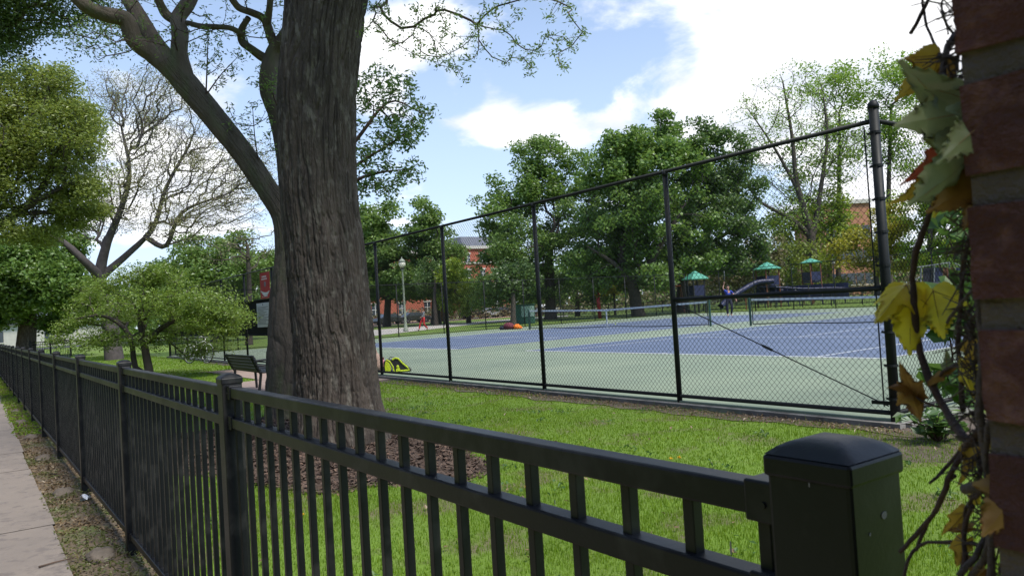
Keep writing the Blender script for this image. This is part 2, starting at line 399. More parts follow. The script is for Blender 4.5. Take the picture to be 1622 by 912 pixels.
def vineleaf(name, a, b_, tip):
    """a soft leaf whose own colour runs in blotches between two pigments, with darker veins of its own"""
    m = bpy.data.materials.new(name); nt, N, L = nodes_of(m); N.remove(N['Principled BSDF']); out = N['Material Output']
    tc = N.new('ShaderNodeTexCoord'); n = N.new('ShaderNodeTexNoise'); n.inputs['Scale'].default_value = 38; n.inputs['Detail'].default_value = 6
    L.new(tc.outputs['Object'], n.inputs['Vector'])
    rp = N.new('ShaderNodeValToRGB'); e = rp.color_ramp.elements; e[0].position = .38; e[0].color = (*a, 1); e[1].position = .56; e[1].color = (*b_, 1)
    k = rp.color_ramp.elements.new(.70); k.color = (*tip, 1)
    L.new(n.outputs['Fac'], rp.inputs[0])
    d = N.new('ShaderNodeBsdfPrincipled'); d.inputs['Roughness'].default_value = .5; t = N.new('ShaderNodeBsdfTranslucent')
    L.new(rp.outputs[0], d.inputs['Base Color']); L.new(rp.outputs[0], t.inputs['Color'])
    mx = N.new('ShaderNodeMixShader'); mx.inputs[0].default_value = .42; L.new(d.outputs[0], mx.inputs[1]); L.new(t.outputs[0], mx.inputs[2]); L.new(mx.outputs[0], out.inputs['Surface'])
    MATS[name] = m
vineleaf('vine_yellow', (.80, .62, .04), (.88, .72, .05), (.72, .48, .07))
vineleaf('vine_green', (.22, .25, .10), (.29, .31, .13), (.36, .32, .15))
vineleaf('vine_red', (.55, .10, .05), (.42, .14, .05), (.30, .18, .06))
vineleaf('vine_bronze', (.28, .14, .035), (.38, .21, .045), (.22, .10, .035))
vineleaf('vine_amber', (.55, .33, .04), (.64, .44, .06), (.40, .19, .05))

nt, N_, L_n = nodes_of(MATS['grass']); tcg = N_.new('ShaderNodeTexCoord'); ng = N_.new('ShaderNodeTexNoise'); ng.inputs['Scale'].default_value = .9; ng.inputs['Detail'].default_value = 5; ng.inputs['Roughness'].default_value = .7
L_n.new(tcg.outputs['Object'], ng.inputs['Vector'])
rg_ = N_.new('ShaderNodeValToRGB'); rg_.color_ramp.elements[0].position = .34; rg_.color_ramp.elements[0].color = (.92, .95, .9, 1); rg_.color_ramp.elements[1].position = .66; rg_.color_ramp.elements[1].color = (1.22, 1.12, .95, 1)
kk = rg_.color_ramp.elements.new(.74); kk.color = (1.3, 1.02, 1.2, 1); L_n.new(ng.outputs['Fac'], rg_.inputs[0])
mg = N_.new('ShaderNodeMix'); mg.data_type = 'RGBA'; mg.blend_type = 'MULTIPLY'; mg.inputs['Factor'].default_value = 1
src = [n for n in N_ if n.type == 'VALTORGB' and n is not rg_ and n != rg_][0]
outs = [l.to_socket for l in list(src.outputs[0].links)]
L_n.new(src.outputs[0], mg.inputs['A']); L_n.new(rg_.outputs[0], mg.inputs['B'])
for o_ in outs: L_n.new(mg.outputs['Result'], o_)
# ------------------------------------------------------------------ world, sun, camera
W = bpy.data.worlds.new('World'); S.world = W; W.use_nodes = True
wn, wl = W.node_tree.nodes, W.node_tree.links
SUN_AZ, SUN_EL = R(82), R(58)                            # azimuth from +Y towards +X
sky = wn.new('ShaderNodeTexSky'); sky.sky_type = 'NISHITA'; sky.sun_disc = False
sky.sun_elevation = SUN_EL; sky.sun_rotation = SUN_AZ; sky.air_density = 1.0; sky.dust_density = .3; sky.ozone_density = 2.0
bg = wn['Background']; bg.inputs['Strength'].default_value = .085
tcw = wn.new('ShaderNodeTexCoord'); sep = wn.new('ShaderNodeSeparateXYZ'); wl.new(tcw.outputs['Generated'], sep.inputs[0])
def wm(op, a, b=None, c=None):
    n = wn.new('ShaderNodeMath'); n.operation = op
    for i, v in enumerate((a, b, c)):
        if v is None: continue
        if isinstance(v, (int, float)): n.inputs[i].default_value = v
        else: wl.new(v, n.inputs[i])
    return n.outputs[0]
zz = wm('ADD', wm('MAXIMUM', sep.outputs[2], 0.), .22)
cmb = wn.new('ShaderNodeCombineXYZ'); wl.new(wm('DIVIDE', sep.outputs[0], zz), cmb.inputs[0]); wl.new(wm('DIVIDE', sep.outputs[1], zz), cmb.inputs[1])
cmb.inputs[2].default_value = 3.7
cn = wn.new('ShaderNodeTexNoise'); cn.inputs['Scale'].default_value = 2.6; cn.inputs['Detail'].default_value = 9; cn.inputs['Roughness'].default_value = .58; cn.inputs['Distortion'].default_value = .25
wl.new(cmb.outputs[0], cn.inputs['Vector'])
dens = wm('SUBTRACT', cn.outputs['Fac'], .5)
dens = wm('SUBTRACT', wm('MULTIPLY', dens, 4.2), .42)
CLOUDS = [(1380, 20, 17, .8), (1180, 120, 8, .5), (1020, 5, 6, .5), (1250, 190, 9, .25), (1500, 190, 13, .55), (840, 185, 5, .62), (755, 175, 4, .6), (900, 205, 4, .45), (1110, 195, 4, .3), (1330, 170, 9, .3), (700, 145, 3.5, -.7), (800, 128, 4, -.7), (900, 140, 4, -.6), (1000, 120, 4, -.35), (640, 85, 5.5, .75), (740, 55, 5, .55), (590, 110, 4.5, .55), (1010, 170, 4.5, .5), (960, 185, 4, .42),
          (300, 255, 7, .6), (215, 140, 5, .5), (345, 130, 3.5, .4), (230, 290, 6, .55), (640, 295, 4, .3), (420, 350, 7, .45), (1620, 300, 14, .4), (925, 110, 4.5, -.5), (1050, 85, 3.5, -.5), (1130, 75, 3, -.35), (1600, -700, 40, .5), (-700, 0, 35, .4)]
tot = None
for (x, y, rad, w) in CLOUDS:
    d = ray(x, y); d = d/np.linalg.norm(d)
    dp = wn.new('ShaderNodeVectorMath'); dp.operation = 'DOT_PRODUCT'; wl.new(tcw.outputs['Generated'], dp.inputs[0]); dp.inputs[1].default_value = tuple(d)
    mr = wn.new('ShaderNodeMapRange'); mr.interpolation_type = 'SMOOTHSTEP'; mr.inputs[1].default_value = math.cos(R(rad)); mr.inputs[2].default_value = math.cos(R(rad*.1)); mr.inputs[4].default_value = w
    wl.new(dp.outputs['Value'], mr.inputs[0]); tot = mr.outputs[0] if tot is None else wm('ADD', tot, mr.outputs[0])
dens = wm('ADD', dens, tot)
cov = wn.new('ShaderNodeMapRange'); cov.interpolation_type = 'SMOOTHSTEP'; cov.inputs[1].default_value = .0; cov.inputs[2].default_value = .78; wl.new(dens, cov.inputs[0])
n2 = wn.new('ShaderNodeTexNoise'); n2.inputs['Scale'].default_value = 3.4; n2.inputs['Detail'].default_value = 6; wl.new(cmb.outputs[0], n2.inputs['Vector'])
cr = wn.new('ShaderNodeValToRGB'); cr.color_ramp.elements[0].position = .36; cr.color_ramp.elements[0].color = (.62, .66, .74, 1); cr.color_ramp.elements[1].position = .58; cr.color_ramp.elements[1].color = (.98, .98, 1, 1)
wl.new(n2.outputs['Fac'], cr.inputs[0])
CLOUD_GAIN = 7.6
cg = wn.new('ShaderNodeVectorMath'); cg.operation = 'SCALE'; cg.inputs['Scale'].default_value = CLOUD_GAIN; wl.new(cr.outputs[0], cg.inputs[0])
hz = wn.new('ShaderNodeMix'); hz.data_type = 'RGBA'; wl.new(sky.outputs[0], hz.inputs['A']); hz.inputs['B'].default_value = (4.0, 4.9, 6.6, 1)
hm = wn.new('ShaderNodeMapRange'); hm.inputs[1].default_value = .55; hm.inputs[2].default_value = .0; hm.inputs[3].default_value = .1; hm.inputs[4].default_value = .8; wl.new(sep.outputs[2], hm.inputs[0]); wl.new(hm.outputs[0], hz.inputs['Factor'])
mxw = wn.new('ShaderNodeMix'); mxw.data_type = 'RGBA'; wl.new(hz.outputs['Result'], mxw.inputs['A']); wl.new(cg.outputs[0], mxw.inputs['B']); wl.new(cov.outputs[0], mxw.inputs['Factor'])
wl.new(mxw.outputs['Result'], bg.inputs['Color'])

sl = bpy.data.lights.new('Sun', 'SUN'); sl.energy = 2.2; sl.angle = R(14); sl.color = (1, .95, .87)
so = bpy.data.objects.new('Sun', sl); COL.objects.link(so)
from mathutils import Vector, Matrix
sd = Vector((math.sin(SUN_AZ)*math.cos(SUN_EL), math.cos(SUN_AZ)*math.cos(SUN_EL), math.sin(SUN_EL)))
so.rotation_euler = sd.to_track_quat('Z', 'Y').to_euler(); so.location = tuple(sd*60)
cam = bpy.data.cameras.new('Camera'); co = bpy.data.objects.new('Camera', cam); COL.objects.link(co); S.camera = co
cam.sensor_width = 36; cam.lens = F/1622*36; cam.clip_start = .02; cam.clip_end = 2000
M = Matrix(((_r[0], _u[0], -_f[0], 0), (_r[1], _u[1], -_f[1], 0), (_r[2], _u[2], -_f[2], EYE), (0, 0, 0, 1))); co.matrix_world = M
cam.dof.use_dof = True; cam.dof.focus_distance = 9.; cam.dof.aperture_fstop = 17.
S.view_settings.view_transform = 'Standard'; S.view_settings.look = 'None'; S.view_settings.exposure = 1.2; S.view_settings.gamma = 1
try: S.view_settings.use_curve_mapping = False
except Exception: pass
S.cycles.max_bounces = 5; S.cycles.diffuse_bounces = 2; S.cycles.glossy_bounces = 2; S.cycles.transmission_bounces = 4; S.cycles.transparent_max_bounces = 8
S.cycles.caustics_reflective = False; S.cycles.caustics_refractive = False
S.cycles.use_denoising = True

# ------------------------------------------------------------------ ground and paving
xs = np.r_[-700, -400, -250, -160, -120, -100, -80, -60, -50, np.arange(-44, 6.1, 2.), 12, 25, 60, 150, 400]
ys = np.r_[-300, -120, -50, -20, -8, -2, .5, 2.5, 3.1, 3.7, 4.4, 5, 6, 7.2, 12, 20, 30, 45, 60, 90, 130, 200, 350, 700]
V = [(x, y, zg(x, y)) for x in xs for y in ys]; n = len(ys)
b = MB(); b.arr(V, [(i*n+j, (i+1)*n+j, (i+1)*n+j+1, i*n+j+1) for i in range(len(xs)-1) for j in range(n-1)])
struct(b, 'ground', 'lawn_soil', 'green lawn and park ground reaching to the trees', 'ground', True)

def strip(mb, x0, x1, y0, y1, h, nx, z=None, edge=0., ny=1, rag=0., seed=3):
    rg = np.random.default_rng(seed); X = np.linspace(x0, x1, nx+1)
    e0 = y0+rg.normal(0, rag, nx+1); e1 = y1+rg.normal(0, rag, nx+1)
    for i in range(nx):
        for (xa, xb, a0, b0, a1, b1) in [(X[i], X[i+1], e0[i], e0[i+1], e1[i], e1[i+1])]:
            zz = (lambda x, y: zg(x, y)+h) if z is None else (lambda x, y: z)
            p = [(xa, a0, zz(xa, a0)), (xb, b0, zz(xb, b0)), (xb, b1, zz(xb, b1)), (xa, a1, zz(xa, a1))]
            o = mb.n; mb.add(p, [(0, 1, 2, 3)])
            if edge: q = [(xa, a1, zz(xa, a1)-edge), (xb, b1, zz(xb, b1)-edge)]; mb.add([p[3], p[2], q[1], q[0]], [(0, 1, 2, 3)])
b = MB()
SLAB = 1.52; x = 1.0
k = 0
while x > -70:                                           # one slab after another, a dark open joint between them
    x1 = x-SLAB+.006; t = (k*37 % 11-5)*.0006
    strip(b, x1, x, -1.25, .40+((k*53) % 7-3)*.004, .024+t, 1, edge=.03); x -= SLAB; k += 1
struct(b, 'sidewalk', 'concrete', 'worn tan concrete sidewalk along the black metal fence', 'sidewalk')
b = MB(); strip(b, -70, 1, -1.4, .84, .004, 160, rag=.03)
struct(b, 'verge', 'verge_dirt', 'strip of bare dirt between sidewalk and black fence', 'dirt strip')

CX, CY = -18.214, 13.209                                 # corner of the nearer court
b = MB(); b.span((-38.7, 7.33, -.30), (-3.9, 43.4, 0))
struct(b, 'tennis_court', 'court_green', 'pale green tennis court surface inside the tall fence', 'tennis court')
b = MB(); b.span((-38.74, 7.22, -.30), (-3.86, 7.326, -.022)); b.span((-3.896, 7.33, -.3), (-3.80, 43.4, -.022))
struct(b, 'court_kerb', 'slab_edge', 'thin grey concrete edge under the tall court fence', 'kerb')
courts = [CX, CX-.914-2.026-.914-10.97]
b = MB()
for cx in courts: b.add([(cx-.0, CY, .004), (cx+10.97, CY, .004), (cx+10.97, CY+23.77, .004), (cx, CY+23.77, .004)], [(0, 1, 2, 3)])
struct(b, 'blue_playing_area', 'court_blue', 'two blue tennis playing rectangles on the green court', 'tennis court')
b = MB()
def line(x0, y0, x1, y1): b.add([(x0, y0, .008), (x1, y0, .008), (x1, y1, .008), (x0, y1, .008)], [(0, 1, 2, 3)])
for cx in courts:
    w = .055; D = 23.77
    line(cx, CY, cx+10.97, CY+.09); line(cx, CY+D-.09, cx+10.97, CY+D)
    for q in (0, 1.37, 9.60-w, 10.97-w): line(cx+q, CY+.092, cx+q+w, CY+D-.092)
    for yy in (5.485, D-5.485-w): line(cx+1.37+w+.002, CY+yy, cx+9.6-w-.002, CY+yy+w)
    line(cx+5.485-w/2, CY+5.485+w+.002, cx+5.485+w/2, CY+D-5.485-w-.002)
    line(cx+5.485-w/2, CY+.092, cx+5.485+w/2, CY+.25)
struct(b, 'court_lines', 'line_paint', 'white painted lines of the two blue tennis courts', 'court lines')
# bare earth along the foot of the court fence, ragged
b = MB(); strip(b, -30, -3.3, 6.86, 7.215, .010, 60, rag=.07, seed=5); 
for q in range(26):
    a0, a1 = [2*math.pi*(q+e)/26 for e in (0, 1)]; rr = lambda a: 1+.16*math.sin(3*a+1)+.10*math.sin(7*a+2)+.06*math.sin(11*a)
    pts = [(-2.9+rr(a)*k*1.35*math.cos(a), 7.35+rr(a)*k*1.15*math.sin(a)) for a in (a0, a1) for k in (.0, 1.)]
    b.add([(pts[0][0], pts[0][1], -.074), (pts[1][0], pts[1][1], -.0785), (pts[3][0], pts[3][1], -.0785)], [(0, 1, 2)])
struct(b, 'fence_foot_dirt', 'bare_dirt', 'bare dirt along the foot of the tall court fence', 'dirt')
b = MB(); strip(b, -24.0, -14.9, 5.55, 7.2, .018, 4, edge=.03); strip(b, -18.6, -14.6, 3.9, 5.545, .018, 2, edge=.03)
struct(b, 'bench_pad', 'pad_pink', 'pinkish concrete pad under the black park bench', 'paving')
def band(name, m, label, cat, pts_far, pts_near, z):
    b = MB(); a = [gnd(x, y, z) for x, y in pts_far]; c = [gnd(x, y, z) for x, y in pts_near]
    for i in range(len(a)-1): b.add([c[i], c[i+1], a[i+1], a[i]], [(0, 1, 2, 3)])
    struct(b, name, m, label, cat)
band('park_path', 'path_pale', 'pale concrete park path beyond the left end of the courts', 'path', [(480, 533), (590, 522.5), (680, 515.5), (760, 509), (840, 503), (900, 499.3)], [(480, 545), (590, 532), (680, 521.5), (760, 512.5), (840, 505), (900, 501)], -.062)
band('clay_path', 'path_clay', 'brick red path strip behind the pale park path', 'path', [(560, 513.5), (640, 509), (760, 502.5), (860, 497.5)], [(560, 519), (640, 513), (760, 505), (860, 499)], -.060)
b = MB(); b.add([(-101, -150, -.055), (-88.5, -150, -.055), (-88.5, 300, -.055), (-101, 300, -.055)], [(0, 1, 2, 3)])
struct(b, 'street', 'asphalt', 'dark asphalt street beyond the park where cars stand', 'street')

# ------------------------------------------------------------------ black metal picket fence
NP = 17; SP = 2.44
def fpost(n): X = -.49-SP*n; return X, .77-.004*abs(X)
def fzg(X): return zg(X, .7)
fence = thing('metal_fence', (fpost(0)[0], .77, fzg(-.5)), 'black metal picket fence running along the concrete sidewalk', 'fence')
def postcap(mb, c, w, h):
    n = 10; V = []; q = []
    for i in range(n+1):
        for j in range(n+1):
            u, v = 2*i/n-1, 2*j/n-1; m = max(abs(u), abs(v)); V.append((c[0]+u*w/2, c[1]+v*w/2, c[2]+h*(1-m**2.3)**.9))
    for i in range(n):
        for j in range(n): a = i*(n+1)+j; q.append((a, a+n+1, a+n+2, a+1))
    return mb.arr(V, q)
TOP = lambda X: 1.115-.0016*abs(X)
p0 = None
for n in range(NP):
    X, Y = fpost(n); g = fzg(X); w = .10 if n == 0 else .073; zt = TOP(X)+(.028 if n == 0 else .016)
    if n == 0 or p0 is None:
        b = MB(); b.span((X-w/2, Y-w/2, g-.25), (X+w/2, Y+w/2, zt)); po = build(b, 'post', 'fence_paint', fence, bevel=.005)
        b = MB(); cw = w+.006; b.box((X, Y, zt+.005), (cw, cw, .024)); pc = build(b, 'post_cap', 'fence_paint', po, bevel=.004)
        b = MB(); postcap(b, (X, Y, zt+.0173), cw-.004, .019 if n == 0 else .015); build(b, 'cap_dome', 'fence_paint', po, smooth=True)
        if n == 1: p0 = (po, X, Y, g)
    else:
        po = copy_part(p0[0], fence, (X-p0[1], Y-p0[2], g-p0[3]+(TOP(X)-g-(TOP(p0[1])-p0[3]))))
        for ch in p0[0].children:
            c = ch.copy(); COL.objects.link(c); c.parent = po
    if n in (2, 3, 4, 5, 6, 7):
        b = MB(); b.blob((X-.06, Y-.17, g+.01), (.13, .085, .055), 14, 8, .32, n); build(b, 'concrete_footing', 'footing', fence, smooth=True)
stuffp = MB()
for n in range(NP-1):
    Xa, Ya = fpost(n); Xb, Yb = fpost(n+1); ang = math.atan2(Yb-Ya, Xb-Xa); wa = .05 if n == 0 else .037
    for nm, dz in (('top_rail', -.02), ('middle_rail', -.13), ('bottom_rail', None)):
        za = TOP(Xa)+dz if dz is not None else fzg(Xa)+.125; zb_ = TOP(Xb)+dz if dz is not None else fzg(Xb)+.125
        A_ = np.array([Xa-wa, Ya, za]); B_ = np.array([Xb+.037, Yb, zb_]); hw = .019
        b = MB(); V = []
        for P in (A_, B_): V += [P+(0, -hw, -hw), P+(0, hw, -hw), P+(0, hw, hw), P+(0, -hw, hw)]
        b.add(V, [(0, 1, 2, 3), (7, 6, 5, 4), (0, 4, 5, 1), (1, 5, 6, 2), (2, 6, 7, 3), (3, 7, 4, 0)])
        rl = build(b, nm, 'fence_paint', fence, bevel=.004 if n < 6 else 0)
        if n < 5:                                        # the sleeve that holds the rail to each post
            for P, sg, ww in ((A_, -1, .055), (B_, 1, .04)):
                b = MB(); b.box(P+(sg*ww/2, 0, 0), (ww, .047, .050)); build(b, 'rail_bracket', 'fence_paint', rl, bevel=.003)
                b = MB(); b.tube([P+(sg*ww*.5, -.0225, -.003), P+(sg*ww*.5, -.0262, -.003)], .004, 8); build(b, 'bracket_screw', 'fence_paint', rl)
    NK = 20
    for k in range(NK):
        s = (k+.75)/(NK+.5); P = np.array([Xa+(Xb-Xa)*s, Ya+(Yb-Ya)*s, 0]); g = fzg(P[0]); zt = TOP(Xa)*(1-s)+TOP(Xb)*s-.034
        b = MB() if n < 5 else stuffp
        b.span(P+(-.0095, -.0095, g+.085), P+(.0095, .0095, zt))
        if n < 5: build(b, 'picket', 'fence_paint', fence, bevel=.0015 if n < 2 else 0, seg=1)
tag(build(stuffp, 'picket', 'fence_paint', fence), kind='stuff')
mat('paint_chip', (.34, .32, .29), .8, (.22, .2, .18), 90)
def chip(P, w, h, face=(0, -1, 0)):
    b = MB(); k = 7; V = [];
    for q in range(k):
        a = 2*math.pi*q/k; r_ = 1+.5*(random.random()-.5); dx, dz = math.cos(a)*w*r_/2, math.sin(a)*h*r_/2
        V.append((P[0]+(dx if face[1] else 0), P[1]+(0 if face[1] else dx), P[2]+dz))
    b.prism(V, (0, 0, 0), tuple(.0005*f for f in face)); build(b, 'paint_chip', 'paint_chip', fence)
def front(px, py, dy): return onY(px, py, .77-dy)
chip(front(651, 675, .0205), .0016, .032); chip(front(1083, 752, .0205), .003, .004); chip(front(690, 757, .0205), .004, .004)
chip(front(1266, 898, .0503), .007, .022); chip(front(1282, 768, .0565), .0015, .006); chip(front(1337, 795, .0503), .002, .006)
chip(onX(1400, 815, fpost(0)[0]+.0503), .010, .008, (1, 0, 0)); chip(onX(1378, 846, fpost(0)[0]+.0503), .003, .004, (1, 0, 0))
chip(front(1158, 868, .0098), .003, .018); chip(front(879, 795, .0098), .002, .008)
# the fence that closes off the far end of the lawn
b = MB(); ef = thing('metal_fence', gnd(70, 566, -.15), 'short black metal fence section beyond the far end of the long one', 'fence')
ea, eb = at(48, 553, 46), at(112, 552, 46); ea[2] = eb[2] = -.17
for s in np.linspace(0, 1, 3):
    P = ea+(eb-ea)*s; b = MB(); b.box(P+(0, 0, .6), (.1, .1, 1.25)); build(b, 'post', 'fence_paint', ef)
for z in (.25, .95, 1.1):
    b = MB(); b.tube([ea+(0, 0, z), eb+(0, 0, z)], .025, 4); build(b, 'rail', 'fence_paint', ef)
b = MB()
for s in np.linspace(0, 1, 24): P = ea+(eb-ea)*s; b.box(P+(0, 0, .55), (.025, .025, 1.05))
tag(build(b, 'picket', 'fence_paint', ef), kind='stuff')

# ------------------------------------------------------------------ tall chain-link court fences
def link_mesh(w, h, r=.0027):
    p = .036; nw = int(round(w/p)); nz = int(h/p)+1; i = np.arange(nw)[:, None]; j = np.arange(nz)[None]
    x = (i+.5)*w/nw+np.where((i+j) % 2 == 0, 1, -1)*p*.52; z = np.broadcast_to(j*p, (nw, nz)); y = np.where((j % 2) == 0, r*.5, -r*.5)+0*x
    C = np.stack([x, y, z+0*x], -1)
    off = np.array([(r, 0, 0), (-r*.5, r*.87, 0), (-r*.5, -r*.87, 0)])
    V = (C[:, :, None]+off).reshape(-1, 3); k = ((i*nz+j)*3)[:, :-1]
    f = [np.stack([k+a, k+(a+1) % 3, k+3+(a+1) % 3, k+3+a], -1).reshape(-1, 4) for a in range(3)]
    b = MB(); b.arr(V, np.concatenate(f)); return b.mesh('chain_link_mesh', (0, 0, 0), True)
LINK = link_mesh(2.95, 2.90); LINK.materials.append(MATS['wire_coat'])
LINK_FAR = link_mesh(2.95, 2.90, .0022); LINK_FAR.materials.append(MATS['wire_coat'])
def clf(name, P0, P1, posts, label, mid=(), H=2.97, rpost=.034, corner0=False, corner1=False, bottom=.06, lk=LINK, rrail=.024, skip0=False):
    """P0 to P1 on the ground; posts: distances along it"""
    P0 = np.array([*P0, 0.]); P1 = np.array([*P1, 0.]); d = (P1-P0); Lh = np.linalg.norm(d); d /= Lh; ang = math.atan2(d[1], d[0])
    root = thing(name, P0, label, 'chain-link fence')
    for i, s in enumerate(posts):
        if i == 0 and skip0: continue
        P = P0+d*s; big = (i == 0 and corner0) or (i == len(posts)-1 and corner1)
        b = MB(); rr = .048 if big else rpost; hh = H+.15 if big else H-.02
        b.tube([P+(0, 0, -.22), P+(0, 0, hh)], rr, 14); po = build(b, 'post', 'court_fence_paint', root, smooth=False)
        po.data.polygons.foreach_set('use_smooth', [len(p.vertices) == 4 for p in po.data.polygons])
        if big:
            b = MB(); b.lathe(P+(0, 0, hh), [(.056, -.03), (.056, 0), (.047, .03), (.025, .052), (.001, .058)], 14); build(b, 'post_cap', 'court_fence_paint', po, smooth=True)
            for z in np.linspace(.2, 2.85, 9):
                b = MB(); b.lathe(P+(0, 0, z), [(.05, -.012), (.056, -.012), (.056, .012), (.05, .012)], 14)
                b.box(P+d*.066*(1 if i == 0 else -1)+(0, 0, z), (.03, .012, .022), ang); build(b, 'tension_band', 'court_fence_paint', po)
        else:
            b = MB(); b.lathe(P+(0, 0, H), [(.04, -.06), (.04, -.02), (.03, .01)], 12); build(b, 'rail_loop', 'court_fence_paint', po, smooth=True)
    for nm, z in [('top_rail', H), ('bottom_rail', bottom)]:
        b = MB(); b.tube([P0+(0, 0, z), P1+(0, 0, z)], rrail, 10); build(b, nm, 'court_fence_paint', root, smooth=True)
    for (s0, s1, z) in mid:
        b = MB(); b.tube([P0+d*s0+(0, 0, z), P0+d*s1+(0, 0, z)], .027, 10); build(b, 'middle_rail', 'court_fence_paint', root, smooth=True)
    for a, c in zip(posts[:-1], posts[1:]):
        o = bpy.data.objects.new('chain_link', lk); COL.objects.link(o); o.parent = root; o.rotation_euler = (0, 0, ang)
        o.location = tuple(d*(a)+(0, 0, .05)); o.scale = ((c-a)/2.95, 1, 1)
    return root
FX = [-3.97, -6.79, -9.65, -12.60, -15.62, -18.55, -21.5, -23.02, -25.95, -28.9, -31.9, -34.9, -38.6]
ff = clf('chain_link_fence', (FX[0], 7.36), (FX[-1], 7.36), [FX[0]-x for x in FX], 'tall black chain-link fence between the near lawn and the tennis courts', mid=[(0, 2.82, 1.30), (19.05, 34.6, 2.03), (19.05, 34.6, .92)], corner0=True, corner1=True)
b = MB(); b.tube([(-3.97-.11, 7.36, .12), (-3.97-.11, 7.36, 2.93)], .007, 6); build(b, 'tension_bar', 'court_fence_paint', ff)
b = MB(); b.tube([(-6.74, 7.335, 1.25), (-4.02, 7.335, .13)], .0065, 6); b.tube([(-5.45, 7.335, .719), (-5.33, 7.335, .6695)], .016, 8); build(b, 'brace_rod', 'court_fence_paint', ff)
b = MB(); b.box((-4.09, 7.335, .16), (.2, .02, .035)); build(b, 'brace_clamp', 'court_fence_paint', ff)
b = MB()
for i in range(7, 12):
    b.span((FX[i]-.05, 7.385, .94), (FX[i+1]+.05, 7.391, 2.01))
build(b, 'windscreen', 'windscreen', ff)
rs = clf('chain_link_fence', (-3.97, 7.36), (-3.97, 43.2), [.14]+list(np.arange(2.95, 35.9, 2.95))+[35.84], 'tall chain-link fence running back from the corner post past the brick pillar', mid=[(0, 2.95, 1.30)], corner1=True, skip0=True)
clf('chain_link_fence', (-38.6, 7.6), (-38.6, 43.2), [0]+list(np.arange(2.9, 35., 2.95))+[35.6], 'thin chain-link fence across the left end of the courts', lk=LINK_FAR, rrail=.02, rpost=.03)
clf('chain_link_fence', (-38.3, 43.2), (-4.2, 43.2), [0]+list(np.arange(2.9, 33., 2.95))+[34.1], 'far chain-link fence behind the player and the nets', lk=LINK_FAR, rrail=.02, rpost=.03)

# things that hang on the fence
bn = thing('banner', (-22.75, 7.31, 2.08), 'red vertical banner with a white swoosh hung on the court fence', 'banner')
b = MB(); b.span((-23.0, 7.315, 2.07), (-22.10, 7.322, 2.86)); 
for o in (bn,): pass
X0b, X1b = -23.55, -23.07
b = MB(); b.span((-24.05, 7.315, 2.06), (-23.1, 7.322, 2.87)); build(b, 'cloth', 'banner_red', bn)
b = MB()
for (zc, w0, w1, hh) in ((2.74, .16, .62, .05), (2.665, .12, .66, .05), (2.12, .1, .7, .02)):
    for q in range(6):
        a0 = w0+(w1-w0)*q/6; b.span((-24.05+a0+.05, 7.310, zc-hh/2), (-24.05+a0+.05+(w1-w0)/6*.72, 7.3135, zc+hh/2))
build(b, 'lettering', 'banner_pale', bn)
b = MB(); pts = []
for q in range(15):
    s = q/14; pts.append((-24.0+s*.85, 7.312, 2.30-.17*math.sin(s*math.pi*.78)+.09*s))
for q in range(14):
    w = .012+.05*math.sin(math.pi*(q+.5)/14); a, c = np.array(pts[q]), np.array(pts[q+1]); b.add([a-(0, 0, w), c-(0, 0, w), c+(0, 0, w), a+(0, 0, w)], [(0, 1, 2, 3)])
build(b, 'swoosh', 'white_paint', bn)
b = MB(); b.tube([(-23.55, 7.314, 2.50), (-23.55, 7.306, 2.50)], .085, 16); build(b, 'emblem', 'notice_ink', bn)
nb = thing('notice_board', (-23.7, 7.31, 1.25), 'white notice sheet of grey printed lines on the dark windscreen', 'notice')
b = MB(); b.span((-24.55, 7.316, 1.17), (-23.2, 7.323, 1.93)); build(b, 'sheet', 'notice_white', nb, bevel=.02)
b = MB(); rg = np.random.default_rng(4)
for q in range(14):
    z = 1.80-q*.041; wd = rg.uniform(.55, 1.1); b.span((-24.44, 7.312, z-.008), (-24.44+wd, 7.3145, z+.008))
build(b, 'printed_lines', 'notice_ink', nb)
b = MB(); b.tube([(-23.9, 7.3145, 1.875), (-23.9, 7.311, 1.875)], .03, 10); build(b, 'emblem', 'bag_black', nb)
